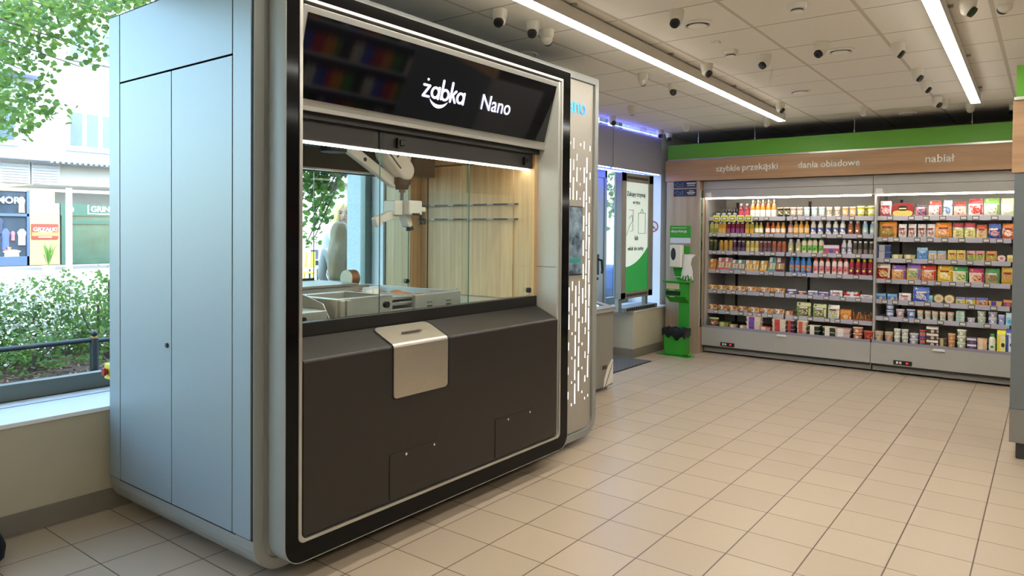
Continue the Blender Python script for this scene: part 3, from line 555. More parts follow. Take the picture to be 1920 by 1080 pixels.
# inside of the cabin
mesh_obj('counter', MB().box(-3.79, -2.60, 1.80, 3.62, .99, 1.03), STEEL, K)
mesh_obj('wood_wall', MB().box(-3.55, -2.602, 3.606, 3.63, 1.03, 1.98), OAK, K)
mesh_obj('wood_wall', MB().box(-3.55, -2.602, 1.79, 1.80, 1.03, 1.98), OAK, K)
mesh_obj('wood_post', MB().box(-2.602, -2.557, 3.603, 3.636, 1.06, 1.95), OAK, K)
mesh_obj('wall_panel', MB().box(-3.46, -2.72, 3.598, 3.606, 1.035, 1.90), OAK, K, bevel=.002)
mesh_obj('panel_gap', MB().box(-3.475, -3.46, 3.603, 3.607, 1.035, 1.91).box(-3.47, -2.72, 3.603, 3.607, 1.90, 1.912), SEAM, K)
mesh_obj('cabin_ceiling', MB().box(-3.79, -2.602, 1.80, 3.62, 1.98, 2.0), OAKX, K)
mesh_obj('rear_header', MB().box(-3.58, -3.545, 1.80, 3.50, 1.838, 1.98), DGREY, K)
mesh_obj('rear_header_edge', MB().box(-3.60, -3.54, 1.80, 3.50, 1.828, 1.838), ALU_L, K)
mesh_obj('rear_jamb', MB().box(-3.79, -3.545, 3.506, 3.62, 1.03, 1.98), OAK, K)
mesh_obj('corner_brace', MB().prism([(-3.54, 1.80, 1.83), (-3.54, 2.35, 1.98), (-3.54, 1.80, 1.98)], (.30, 0, 0)), OAKX, K)
mesh_obj('cable_box', MB().box(-3.50, -3.40, 3.40, 3.60, 1.83, 1.98), DGREY, K, bevel=.003)
for y0, y1, o_ in ((1.80, 2.72, 0), (2.70, 3.506, .014)):
    g = mesh_obj('rear_glass', MB().box(-3.575+o_, -3.571+o_, y0, y1, 1.04, 1.832), GLASS, K)
    mesh_obj('glass_edge', MB().box(-3.576+o_, -3.570+o_, y1-.003, y1, 1.04, 1.832), EDGE, g)
mesh_obj('glass_knob', MB().cyl((-3.56, 3.478, 1.111), (-3.535, 3.478, 1.111), .016, n=18), BLACK, K)
BR = pm('c9b08a', .3, .9)
for z in (1.635, 1.54):
    t_ = mesh_obj('tool_rail', MB().box(-3.53, -2.668, 3.575, 3.585, z-.005, z+.005).cyl((-3.5,3.58,z), (-3.5,3.6,z), .006).cyl((-2.7,3.58,z), (-2.7,3.6,z), .006), BLACK, K)
    for i in range(5): mesh_obj('rail_clip', MB().box(-3.42+i*.17, -3.37+i*.17, 3.568, 3.586, z-.005, z+.005), pm('8c8a82', .45, .3), t_)
# emergency stop on the rear corner of the machine
es = mesh_obj('emergency_switch', MB().box(-3.885, -3.811, 1.646, 1.70, .685, .765), pm('d9c92c', .45), K, bevel=.004)
mesh_obj('push_button', MB().cyl((-3.85, 1.646, .725), (-3.85, 1.632, .725), .014, n=16).cyl((-3.85, 1.634, .725), (-3.85, 1.624, .725), .022, .018, n=20), pm('a01c18', .35), es)
# ---- robot arm
RB = pm('d2d0ca', .42, .02, .03); RD = pm('1c1b1a', .5)
RA = thing('robot_arm', 'light grey robotic arm with a multi-finger gripper hanging inside the kiosk', 'robot arm', (-3.08, 2.6, 1.9))
xa = -3.08
mesh_obj('mount', MB().box(-3.32, -2.98, 2.28, 2.60, 1.93, 1.98).cyl((xa, 2.47, 1.93), (xa, 2.47, 1.88), .07, n=20), RD, RA, bevel=.005)
def slab_yz(mb, pts, r, x0, x1, n=10):
    """capsule outline around a 2-point spine with radii, extruded along x"""
    (y0, z0, r0), (y1, z1, r1) = pts; d = math.atan2(z1-z0, y1-y0); P_ = []
    for k in range(n+1): a = d + PI/2 + PI*k/n; P_.append((x0, y0 + r0*math.cos(a), z0 + r0*math.sin(a)))
    for k in range(n+1): a = d - PI/2 + PI*k/n; P_.append((x0, y1 + r1*math.cos(a), z1 + r1*math.sin(a)))
    return mb.prism(P_, (x1-x0, 0, 0))
mesh_obj('shoulder', slab_yz(MB(), ((2.47, 1.945, .03), (2.60, 1.935, .03)), 0, xa-.05, xa+.03), RB, RA, bevel=.012, seg=3)
ua = mesh_obj('upper_arm', slab_yz(MB(), ((2.58, 1.925, .03), (2.93, 1.745, .03)), 0, xa-.05, xa-.01), RB, RA, bevel=.01, seg=3)
mesh_obj('logo_mark', MB().cyl((xa-.01, 2.70, 1.862), (xa-.008, 2.70, 1.862), .012), RD, ua)
fa = mesh_obj('forearm', slab_yz(MB(), ((2.87, 1.915, .064), (2.972, 1.818, .060)), 0, xa-.06, xa+.06), RB, RA, bevel=.02, seg=3)
mesh_obj('brand_mark', MB().obox((xa+.0612, 2.86, 1.868), (.0008,0,0), (0,.05,-.045), (0,.003,.0035)).obox((xa+.0612, 2.885, 1.895), (.0008,0,0), (0,.006,-.005), (0,.006,.008)), RD, fa)
mesh_obj('arm_screw', MB().cyl((xa+.058, 2.94, 1.905), (xa+.063, 2.94, 1.905), .007), RD, fa)
mesh_obj('cable', MB().tube([(xa, 3.0, 1.95), (xa+.02, 3.02, 1.91), (xa+.02, 3.01, 1.87), (xa, 3.0, 1.84)], .011), WHITE, RA)
mesh_obj('wrist', MB().cyl((xa, 2.975, 1.775), (xa, 2.975, 1.735), .052, n=24).cyl((xa, 2.975, 1.738), (xa, 2.975, 1.705), .046, .036, n=24), RD, RA)
mesh_obj('tool_shaft', MB().cyl((xa, 2.975, 1.706), (xa, 2.975, 1.688), .022, n=16).cyl((xa, 2.975, 1.69), (xa, 2.975, 1.635), .011, n=12), pm('6e6d69', .35, .6), RA)
gp = mesh_obj('gripper_body', MB().box(xa-.05, xa+.05, 2.875, 2.94, 1.55, 1.638), RB, RA, bevel=.008, seg=3)
mesh_obj('gripper_body', MB().box(xa-.03, xa+.09, 2.95, 3.06, 1.555, 1.64), RB, RA, bevel=.008, seg=3)
mesh_obj('sensor_slot', MB().box(xa+.089, xa+.092, 2.975, 3.035, 1.552, 1.565), RD, RA)
mesh_obj('finger', slab_yz(MB(), ((2.90, 1.56, .027), (2.81, 1.53, .022)), 0, xa-.02, xa+.03), RB, RA, bevel=.006)
mesh_obj('finger', MB().obox((xa+.01, 2.775, 1.515), (.018,0,0), (0,.022,.012), (0,-.012,.026)), RB, RA, bevel=.005)
mesh_obj('finger', slab_yz(MB(), ((2.985, 1.56, .026), (3.01, 1.50, .018)), 0, xa-.02, xa+.04), RB, RA, bevel=.006)
mesh_obj('suction_cup', MB().cyl((xa+.02, 3.02, 1.485), (xa+.02, 3.025, 1.465), .022, .026, n=16), BLACK, RA)
mesh_obj('pusher', MB().cyl((xa+.06, 3.07, 1.56), (xa+.06, 3.085, 1.52), .008).cyl((xa+.06, 3.085, 1.525), (xa+.06, 3.087, 1.50), .02, .022, n=16), BLACK, RA)
mesh_obj('bracket', MB().box(xa+.04, xa+.08, 3.055, 3.10, 1.575, 1.605), RB, RA, bevel=.005)
# ---- cooking equipment on the counter
def thing_at(name, label, cat, loc): return thing(name, label, cat, loc)
cz_ = 1.031
t1 = thing('toaster_unit', 'stepped steel appliance with sloping side at the left of the kiosk counter', 'kitchen appliance', (-2.85, 2.0, cz_))
mesh_obj('casing', MB().box(-2.98, -2.66, 1.85, 2.10, cz_, 1.09), STEEL, t1, bevel=.004)
mesh_obj('upper_step', MB().box(-3.1, -2.80, 1.82, 2.06, 1.09, 1.135), STEEL, t1, bevel=.004)
mesh_obj('side_plate', MB().prism([(-2.66, 2.12, cz_), (-3.2, 2.12, cz_), (-3.2, 2.12, 1.20), (-3.05, 2.12, 1.19), (-2.72, 2.12, 1.115)], (0, .006, 0)), STEEL, t1)
mesh_obj('control_knob', MB().cyl((-2.66, 1.96, 1.06), (-2.64, 1.96, 1.06), .012).cyl((-2.8, 2.02, 1.135), (-2.8, 2.02, 1.15), .01), BLACK, t1)
t2 = thing('fryer', 'square steel fryer box beside the front glass of the kiosk', 'fryer', (-2.8, 2.36, cz_))
mesh_obj('casing', MB().box(-3.02, -2.66, 2.15, 2.19, cz_, 1.135).box(-3.02, -2.66, 2.47, 2.51, cz_, 1.135).box(-2.70, -2.66, 2.19, 2.47, cz_, 1.135).box(-3.02, -2.98, 2.19, 2.47, cz_, 1.135), STEEL, t2, bevel=.003)
mesh_obj('basin', MB().box(-2.98, -2.70, 2.19, 2.47, 1.06, 1.07), pm('4a4238', .3, .6), t2)
mesh_obj('corner_post', MB().box(-2.66, -2.64, 2.20, 2.225, cz_, 1.13).box(-2.66, -2.64, 2.165, 2.19, cz_, 1.13), STEEL, t2, bevel=.003)
t3 = thing('drawer_stack', 'shelved steel tray holder between fryer and grill in the kiosk', 'tray holder', (-2.8, 2.6, cz_))
for z in (1.04, 1.075, 1.105): mesh_obj('tray', MB().box(-3.0, -2.68, 2.515, 2.67, z, z+.008).box(-2.69, -2.68, 2.515, 2.67, z, z+.016), STEEL, t3, bevel=.001)
mesh_obj('side_plate', MB().box(-3.0, -2.68, 2.513, 2.516, cz_, 1.125).box(-3.0, -2.68, 2.668, 2.672, cz_, 1.125), STEEL, t3)
t4 = thing('contact_grill', 'wide low steel grill box at the right of the kiosk counter', 'grill', (-2.9, 2.85, cz_))
mesh_obj('casing', MB().box(-2.69, -2.66, 2.675, 3.035, cz_, 1.122).box(-3.45, -2.69, 2.675, 2.69, cz_, 1.118).box(-3.45, -2.69, 3.02, 3.035, cz_, 1.122).box(-3.45, -3.42, 2.69, 3.02, cz_, 1.122), STEEL, t4, bevel=.002)
mesh_obj('hot_plate', MB().box(-3.42, -2.69, 2.69, 3.02, 1.08, 1.09), pm('5b3e30', .35, .4, .3, 20), t4)
for y in (2.76, 2.91):
    for z in (1.075, 1.055): mesh_obj('vent_slot', MB().box(-2.6595, -2.6575, y, y+.04, z, z+.006), CHROME, t4)
for x_, y_ in ((-3.43, 2.69), (-2.68, 3.02)): mesh_obj('wing_screw', MB().cyl((x_, y_, 1.12), (x_, y_, 1.135), .003).box(x_-.004, x_+.004, y_-.014, y_+.014, 1.133, 1.139), STEEL, t4)
for i in range(9):
    x_ = -3.35 + .065*i; y_ = 2.76 + .06*(i % 3); r_ = .024 + .006*(i % 2)
    s_ = mesh_obj('sausage_piece', MB().sphere((x_, y_, 1.101), r_, sc_=(1.2, 1.6, .5)), pm('a8683c', .5, 0, .2, 30)); tag(s_, 'grilled food piece on the hot plate, %s from the back' % ORD[i], 'food', 'grilled pieces on the hot plate')
t5 = thing('warming_cabinet', 'flat steel box with dark rim at the rear of the kiosk counter', 'kitchen appliance', (-3.2, 2.5, cz_))
mesh_obj('casing', MB().box(-3.45, -3.1, 2.20, 2.62, cz_, 1.15), STEEL, t5, bevel=.004)
mesh_obj('lid', MB().box(-3.46, -3.09, 2.19, 2.66, 1.15, 1.165), ALU, t5, bevel=.003)
mesh_obj('rear_lip', MB().box(-3.47, -3.45, 2.19, 2.63, 1.165, 1.178), DGREY, t5)
bw = thing('bread_roller', 'round cream disc with brown edge standing behind the fryer', 'roller', (-3.2, 2.68, cz_))
mesh_obj('disc', MB().cyl((-3.2, 2.655, 1.185), (-3.2, 2.665, 1.185), .048, n=28), pm('d8d8c0', .5), bw)
mesh_obj('drum', MB().cyl((-3.2, 2.665, 1.185), (-3.2, 2.72, 1.185), .049, n=28), pm('7a5236', .5), bw)
mesh_obj('stand', MB().box(-3.24, -3.16, 2.655, 2.72, cz_, 1.15), STEEL, bw)
for k, (x_, y_) in enumerate(((-2.86, 2.52), (-2.90, 2.60))):
    q = thing('sauce_bottle', 'small white plastic tub on the counter, %s one' % ('left' if k == 0 else 'right'), 'tub', (x_, y_, 1.113), 'white tubs on the counter')
    mesh_obj('body', MB().lathe([(.022,0),(.026,.035),(.024,.04)], (0,0,0), 14), WHITE, q, world=False)
    mesh_obj('lid', MB().lathe([(.027,.038),(.027,.046)], (0,0,0), 14), pm('c8d4e8', .4), q, world=False)
# ------------------------------------------------------------------ ceiling fittings
def ceiling_lamp(loc, L, label, rz=0):
    t = thing('linear_ceiling_lamp', label, 'ceiling lamp', loc, 'long linear lamps under the ceiling'); t.rotation_euler = (0, 0, rz)
    mesh_obj('lamp_housing', MB().box(-.036, .036, -L/2, L/2, .003, .075), pm('cfc9bd', .5), t, bevel=.002, world=False)
    mesh_obj('lamp_diffuser', MB().box(-.034, .034, -L/2+.003, L/2-.003, 0, .003), em('fffaf0', TUBE), t, world=False)
    for i in range(int(L/1.3)+1):
        y = -L/2 + .5 + i*1.3
        if y < L/2: mesh_obj('hanger', MB().box(-.004, .06, y-.01, y+.01, .075, .098).box(-.05, .1, y-.012, y+.012, .094, .1), ALU, t, world=False)
    return t
ceiling_lamp((-2.145, 4.48, 2.61), 6.0, 'long glowing linear lamp running above the kiosk front', .0215)
ceiling_lamp((-.492, 4.38, 2.61), 6.0, 'long glowing linear lamp above the middle of the aisle', .0147)
ceiling_lamp((1.2, 4.75, 2.60), 6.0, 'long linear lamp on the right side, outside the photo')
ceiling_lamp((-.53, -1.3, 2.60), 4.0, 'long linear lamp behind the photographer near the middle')
ceiling_lamp((1.2, -1.0, 2.60), 4.0, 'long linear lamp behind the photographer at right')
DOMEM = pm('d9d4c6', .4, 0, .03)
def dome_cam(loc, head, tilt=35):
    t = thing('security_camera', '', 'security camera', loc, 'white turret cameras under the ceiling')
    mesh_obj('mount_base', MB().lathe([(.044, 0), (.044, -.008), (.040, -.04), (.036, -.052), (.02, -.055)][::-1], (0,0,0), 22), DOMEM, t, world=False)
    h = math.radians(head); tl = math.radians(tilt); d = Vector((math.cos(h)*math.cos(tl), math.sin(h)*math.cos(tl), -math.sin(tl)))
    b = MB().sphere((0,0,-.058), .034, 20, 12); mesh_obj('ball', b, DOMEM, t, world=False)
    c = Vector((0,0,-.058)); l = mesh_obj('lens_face', MB().cyl(c + d*.018, c + d*.036, .029, .026, n=22), BLACK, t, world=False)
    mesh_obj('lens', MB().cyl(c + d*.036, c + d*.0375, .012, n=14), pm('2c2e38', .1), l, world=False)
    return t
HEAD = {'v': -62, 'a': 110, 'lv': -80, 'l': -125, 'r': -5}
proj = lambda p: ((Vector(p)-Vector((0,0,1.465))).dot(R_)) / ((Vector(p)-Vector((0,0,1.465))).dot(F_))
order = sorted(range(len(CAMS)), key=lambda i: proj((CAMS[i][0], CAMS[i][1], 2.7)))
look = {'v': 'lens towards viewer', 'a': 'lens turned away', 'lv': 'lens towards viewer', 'l': 'lens looking left', 'r': 'lens looking right'}
for n_, i in enumerate(order):
    x, y, h = CAMS[i]; c_ = dome_cam((x, y, 2.7), HEAD[h] + (i*7 % 20) - 10, 40 if h != 'a' else 20)
    c_['label'] = 'white turret camera under the ceiling, %s, %s of twenty-seven from the left' % (look[h], ORD[n_])
wordv = ['biggest round white air vent, nearest the top edge', 'round white air vent beside a camera in the ceiling middle', 'round white air vent left of the aisle middle', 'faint flat round air vent farthest away near the dark ceiling', 'small round air vent just above the kiosk top corner']
for (x, y), lb, r in zip(D_vent, wordv, (.085, .085, .085, .08, .07)):
    t = thing('ceiling_vent', lb, 'air vent', (x, y, 2.7), 'round ceiling vents')
    mesh_obj('rim', MB().lathe([(r, 0), (r, -.006), (r*.86, -.014), (r*.8, -.006), (r*.8, 0)], (0,0,0), 30), WHITE, t, world=False)
    mesh_obj('throat', MB().lathe([(r*.8, -.001), (r*.8, -.004), (.001, -.004)], (0,0,0), 24), DGREY, t, world=False)
    mesh_obj('disc', MB().lathe([(r*.62, -.012), (r*.66, -.018), (.001, -.026)], (0,0,0), 30), WHITE, t, world=False)
for (x, y), lb in zip(D_det, ('white smoke detector with slots under the ceiling', 'plain round white detector at the top edge of the ceiling')):
    t = thing('smoke_detector', lb, 'smoke detector', (x, y, 2.7))
    mesh_obj('base', MB().lathe([(.05, 0), (.05, -.018), (.044, -.026)], (0,0,0), 26), WHITE, t, world=False)
    mesh_obj('chamber', MB().lathe([(.03, -.024), (.032, -.04), (.022, -.046), (.001, -.047)], (0,0,0), 22), WHITE, t, world=False)
    mesh_obj('slots', MB().lathe([(.0325, -.03), (.0335, -.036)], (0,0,0), 22), DGREY, t, world=False)
for (x, y) in D_box: tag(mesh_obj('sensor_box', MB().box(x-.03, x+.03, y-.018, y+.018, 2.68, 2.699), WHITE, bevel=.004), 'small white rectangular sensor box on the ceiling', 'sensor')
for (x, y), lb in zip(D_cap, ('flat white round cover plate on the ceiling near the aisle', 'faint round cover plate on the ceiling behind the long lamp')):
    tag(mesh_obj('cover_plate', MB().lathe([(.045, 0), (.045, -.003), (.001, -.006)], (x, y, 2.6995), 24), WHITE), lb, 'cover plate')
tag(mesh_obj('junction_box', MB().box(-3.60, -3.50, 5.72, 5.86, 2.64, 2.699), pm('d8d4c8', .5), bevel=.006), 'white box on the ceiling right beside the kiosk tower', 'junction box')
# ------------------------------------------------------------------ window side behind the kiosk
BLUE = em('4a5cff', 22)
for y0, y1, lb in ((5.6, 6.892, 'left grey wall box with blue glow, mostly hidden by the kiosk'), (6.908, 8.12, 'wide grey wall box with blue glow above the poster window')):
    t = thing('overhead_box', lb, 'wall box', (-4.05, (y0+y1)/2, 2.17), 'grey boxes above the entrance')
    mesh_obj('front_panel', MB().box(-3.858, -3.84, y0, y1, 2.175, 2.62), pm('a0a0b0', .45, .2, .03), t, bevel=.004)  # lavender base colour stands in for blue LED spill on grey
    mesh_obj('box_body', MB().box(-4.12, -3.858, y0+.01, y1-.01, 2.185, 2.61), pm('8f9096', .5, .2), t)
    mesh_obj('led_line', MB().box(-3.875, -3.86, y0+.02, y1-.02, 2.166, 2.176), em('8fa8ff', 12), t)
    mesh_obj('led_line', MB().box(-4.1, -4.07, y0+.02, y1-.02, 2.611, 2.62), BLUE, t)
    mesh_obj('led_line', MB().box(-4.09, -4.06, y0+.02, y1-.02, 2.172, 2.184), BLUE, t)
    mesh_obj('led_line', MB().box(-3.84, -3.825, y0+.02, y1-.02, 2.632, 2.637), em('7a7cff', 9), t)  # added strip ahead of the panel, to throw a violet gradient onto it
    mesh_obj('cord', MB().cyl((-3.99, y1-.02, 2.62), (-3.99, y1-.02, 2.7), .004), BLACK, t)
# digital poster display on sill
dp = thing('poster_display', 'tall grey framed poster stand showing a white and green shopping notice', 'poster stand', (-3.93, 7.55, .55))
y0, y1, z0, z1 = 7.13, 7.92, .70, 2.14
mesh_obj('display_frame', MB().box(-3.93, -3.85, y0, y0+.11, z0, z1).box(-3.93, -3.85, y1-.11, y1, z0, z1).box(-3.93, -3.85, y0, y1, z1-.1, z1).box(-3.93, -3.85, y0, y1, z0, z0+.075), pm('9a968d', .45, .3), dp, bevel=.004)
ps = mesh_obj('poster', MB().box(-3.90, -3.865, y0+.1, y1-.1, z0+.07, z1-.09), em('dfeee6', .42), dp)
gsw = [( -3.8635, y1-.11, z0+.075), (-3.8635, y0+.11, z0+.075), (-3.8635, y0+.11, 1.06)] + [(-3.8635, y0+.11 + (y1-y0-.22)*k/10, 1.06 + .20*(k/10)**2.2 + .03*k/10) for k in range(1, 11)]
mesh_obj('green_swoosh', MB().prism(gsw, (.0015, 0, 0)), em('2f9c4a', .28), ps)
DG = pm('1f4a38', .5)
for s, y, z, wd in (('Zakupy trzymaj', 7.27, 1.88, .46), ('w ręce', 7.42, 1.79, .18), ('lub', 7.47, 1.37, .09), ('włóż do torby', 7.30, 1.25, .40)):
    text('poster_text', s, (-3.863, y, z), (0,1,0), (0,0,1), width=wd, mat=DG, parent=ps, bold=.01)
ln = MB()
ln.tube([(-3.863, 7.27, 1.42), (-3.863, 7.33, 1.52), (-3.863, 7.42, 1.60), (-3.863, 7.40, 1.66), (-3.863, 7.33, 1.62)], .003, 5)
ln.tube([(-3.863, 7.33, 1.72), (-3.863, 7.43, 1.72), (-3.863, 7.42, 1.48), (-3.863, 7.36, 1.47)], .003, 5)
mesh_obj('line_drawing', ln, pm('3a6e5a', .5), ps); ln = MB()
ln.tube([(-3.863, 7.56, 1.69), (-3.863, 7.74, 1.69), (-3.863, 7.74, 1.45), (-3.863, 7.56, 1.45), (-3.863, 7.56, 1.69)], .003, 5)
ln.tube([(-3.863, 7.61, 1.69), (-3.863, 7.65, 1.74), (-3.863, 7.69, 1.69)], .003, 5)
mesh_obj('line_drawing', ln, pm('3a6e5a', .5), ps)
for zz, m_ in ((z1-.05, BLACK), (z0+.035, BLACK)):
    gr = MB()
    for k in range(14): gr.box(-3.851, -3.848, y0+.13+k*.038, y0+.155+k*.038, zz-.014, zz+.014)
    mesh_obj('grille', gr, m_, dp)
mesh_obj('leg', MB().box(-3.93, -3.88, y0+.0, y0+.075, .55, z0), ALU, dp, bevel=.003)
mesh_obj('leg', MB().box(-3.93, -3.88, y1-.12, y1-.06, .55, z0), ALU, dp, bevel=.003)
bs = mesh_obj('base', MB().box(-4.02, -3.81, y0+.02, y1+.06, .552, .60), pm('8c8f94', .4, .5), dp, bevel=.004)
gr = MB()
for k in range(13): gr.box(-3.811, -3.807, y0+.07+k*.055, y0+.105+k*.055, .562, .592)
mesh_obj('base_grille', gr, BLACK, bs)
nt_ = mesh_obj('taped_notice', MB().obox((-4.345, 8.42, .82), (.001,0,0), (0,.09,.13), (0,.14,-.06)), WHITE); tag(nt_, 'white sheet stuck slanting on the window glass below the poster stand', 'notice')
bg_ = thing('blue_bag', 'large blue plastic bag standing outside the window behind the poster stand', 'bag', (-5.4, 9.6, .5))
mesh_obj('bag_body', MB().lathe([(.18,0),(.26,.12),(.24,.3),(.15,.42),(.05,.46)], (0,0,0), 14, sy=1.8), pm('2e4f9a', .5, 0, .2, 8, bump=.5), bg_, world=False)
mesh_obj('bag_stand', MB().box(-.2, .2, -.35, .35, -.5, 0), DGREY, bg_, world=False)
# no smoking sign
ns = thing('no_smoking_sign', 'round red no smoking sticker on the white wall beside the wooden panel', 'sign', (-3.93, 8.33, 1.53))
Yj = 8.299
def ringy(mb, c, r0, r1, y, n=28, th=.002):
    a = [(c[0]+r1*math.cos(2*PI*i/n), y, c[1]+r1*math.sin(2*PI*i/n)) for i in range(n)]; b = [(c[0]+r0*math.cos(2*PI*i/n), y, c[1]+r0*math.sin(2*PI*i/n)) for i in range(n)]
    return mb.loft([a, b, [(p[0], p[1]-th, p[2]) for p in b], [(p[0], p[1]-th, p[2]) for p in a]], close=True)
cS = (-4.03, 1.535)
mesh_obj('sticker', MB().cyl((cS[0], Yj, cS[1]), (cS[0], Yj-.0015, cS[1]), .075, n=28), WHITE, ns)
mesh_obj('red_ring', ringy(MB(), cS, .056, .069, Yj-.0015).obox((cS[0], Yj-.003, cS[1]), (.045,0,-.045), (0,.001,0), (.004,0,.004)), pm('b02030', .5), ns)
mesh_obj('cigarette', MB().obox((cS[0]-.005, Yj-.0025, cS[1]-.015), (.02,0,.012), (0,.0008,0), (-.004,0,.007)), BLACK, ns)
# freezer
fz = thing('ice_cream_freezer', 'grey chest freezer with sloping glass lid behind the kiosk tower', 'freezer', (-3.55, 5.3, 0))
FG = pm('8d8a80', .45, .3, .03)
mesh_obj('freezer_body', MB().prism([(-3.24, 4.75, .035), (-3.24, 4.75, .73), (-3.86, 4.75, .86), (-3.86, 4.75, .035)], (0, 1.11, 0)), FG, fz, bevel=.006)
mesh_obj('top_rim', MB().prism([(-3.225, 4.74, .725), (-3.225, 4.74, .765), (-3.87, 4.74, .895), (-3.87, 4.74, .86)], (0, .08, 0)).prism([(-3.225, 5.79, .725), (-3.225, 5.79, .765), (-3.87, 5.79, .895), (-3.87, 5.79, .86)], (0, .08, 0)).prism([(-3.225, 4.74, .725), (-3.225, 4.74, .765), (-3.30, 4.74, .78), (-3.30, 4.74, .74)], (0, 1.13, 0)), pm('a3a097', .4, .2), fz, bevel=.006)
mesh_obj('glass_lid', MB().prism([(-3.30, 4.82, .772), (-3.86, 4.82, .885), (-3.86, 4.82, .88), (-3.30, 4.82, .767)], (0, .97, 0)), pm('2a3238', .08, 0, .3, 4), fz)
mesh_obj('control_panel', MB().box(-3.2405, -3.236, 5.665, 5.74, .20, .235), pm('4a2c28', .4), fz)
gp_ = [(-3.2385, 5.68, .04), (-3.2385, 5.85, .06), (-3.2385, 5.855, .27), (-3.2385, 5.83, .28), (-3.2385, 5.74, .20), (-3.2385, 5.69, .11)]
gv = mesh_obj('vent_cover', MB().prism(gp_, (.006, 0, 0)), pm('d8d4c6', .5), fz, bevel=.002)
gl_ = MB()
for k in range(9): gl_.obox((-3.232, 5.845-.018*k*.9, .25-.024*k), (.001,0,0), (0, .012+.003*k*.5, .012+.004*k*.5), (0,-.002,.002))
mesh_obj('vent_slots', gl_, DGREY, gv)
for x_, y_ in ((-3.28, 5.80), (-3.28, 4.82), (-3.8, 5.8), (-3.8, 4.82)): mesh_obj('caster', MB().sphere((x_, y_, .018), .0175), CHROME, fz)
# floor mat
mt = thing('entrance_mat', 'dark ribbed entrance mat on the floor in front of the door', 'mat', (-3.9, 6.9, 0))
rb = MB(); k = 0
for k in range(16): rb.box(-4.19, -3.575, 6.47+k*.055, 6.50+k*.055, .006, .014)
mesh_obj('mat_base', MB().box(-4.2, -3.57, 6.45, 7.35, .0, .006), pm('16181c', .95), mt)
mesh_obj('mat_ribs', rb, pm('6c6c6a', .8, 0, .15), mt)
# hygiene stand
hs = thing('hand_sanitizer_stand', 'green sanitizer stand with dispenser, glove tray and sign by the wooden panel', 'sanitizer stand', (-3.52, 7.95, 0))
HG = pm('2f9a2a', .42, 0, .05, 8); HG2 = pm('35a02f', .4)
mesh_obj('base_plate', MB().box(-3.76, -3.33, 7.86, 7.90, .0, .008).box(-3.66, -3.40, 7.84, 8.12, .0, .008).prism([(-3.44,7.82,0),(-3.33,7.78,0),(-3.30,7.93,0),(-3.40,7.95,0)], (0,0,.008)), HG2, hs)
mesh_obj('back_board', MB().prism([(-3.55, 8.02, .01), (-3.415, 8.02, .01), (-3.415, 8.02, 1.30), (-3.655, 8.02, 1.30), (-3.655, 8.02, 1.14), (-3.60, 8.02, .93), (-3.55, 8.02, .86)], (0, .012, 0)), HG, hs)
sg = mesh_obj('top_sign', MB().box(-3.668, -3.405, 8.008, 8.02, 1.39, 1.545), HG, hs)
text('sign_lettering', 'dezynfekcja', (-3.65, 8.006, 1.465), (1,0,0), (0,0,1), width=.20, mat=WHITE, parent=sg, bold=.02)
sm_ = MB()
for k in range(18): sm_.box(-3.645+k*.0105, -3.638+k*.0105, 8.0065, 8.0085, 1.515, 1.522)
mesh_obj('sign_small_marks', sm_, WHITE, sg)
mesh_obj('white_band', MB().box(-3.66, -3.41, 8.006, 8.02, 1.335, 1.40), pm('ccd2e4', .5), hs)
dsp = mesh_obj('soap_dispenser', MB().box(-3.635, -3.485, 7.93, 8.018, 1.045, 1.315), WHITE, hs, bevel=.015, seg=3)
mesh_obj('level_window', MB().sphere((-3.585, 7.932, 1.205), .07, sc_=(.5, .08, 1.15)), pm('202636', .15), dsp)
mesh_obj('shelf_plate', MB().box(-3.70, -3.36, 7.88, 8.02, .872, .885), HG2, hs, bevel=.002)
mesh_obj('tissue_bin', MB().prism([(-3.665, 7.90, .70), (-3.665, 7.90, .87), (-3.665, 8.02, .87), (-3.665, 8.02, .62), (-3.665, 7.96, .66)], (.25, 0, 0)), HG, hs, bevel=.002)
mesh_obj('tissue_box', MB().box(-3.655, -3.49, 7.896, 7.902, .79, .86), pm('cdbfa6', .6), hs)
mesh_obj('slot', MB().box(-3.66, -3.475, 7.896, 7.9035, .715, .765), pm('0c2a10', .7), hs)
mesh_obj('slot_handle', MB().box(-3.615, -3.55, 7.892, 7.9, .775, .781).box(-3.615, -3.55, 7.892, 7.9, .695, .701).box(-3.60, -3.52, 8.005, 8.018, .925, .932), WHITE, hs)
gvt = thing('disposable_gloves', 'white plastic gloves hanging from the right side of the green stand', 'gloves', (-3.42, 7.99, 1.15))
gb_ = MB(); rows = []
import itertools
n_ = 14
for k, (z, r, x) in enumerate(((1.20,.06,-3.42),(1.185,.075,-3.41),(1.15,.05,-3.425),(1.10,.048,-3.43),(1.05,.055,-3.43),(.98,.065,-3.43),(.95,.06,-3.425))):
    rows.append([(x + r*math.cos(2*PI*i/n_)*(1+.2*math.sin(3*i+k)), 7.98 + .022*math.sin(2*PI*i/n_), z + .012*math.sin(2.5*i+k)) for i in range(n_)])
gb_.loft(rows, smooth=True, cap0=True, cap1=True)
mesh_obj('glove_palm', gb_, pm('e4e2de', .5, 0, .06, 20, bump=.3), gvt)
for k in range(5): mesh_obj('glove_finger', MB().cyl((-3.485+k*.028, 7.98, .97), (-3.50+k*.036, 7.975, .915-.012*(k%3)), .014, .008, n=8), pm('e4e2de', .5, 0, .06, 20), gvt)
wb = thing('waste_bin', 'green rectangular waste bin with black liner under the sanitizer stand', 'bin', (-3.53, 7.93, .009))
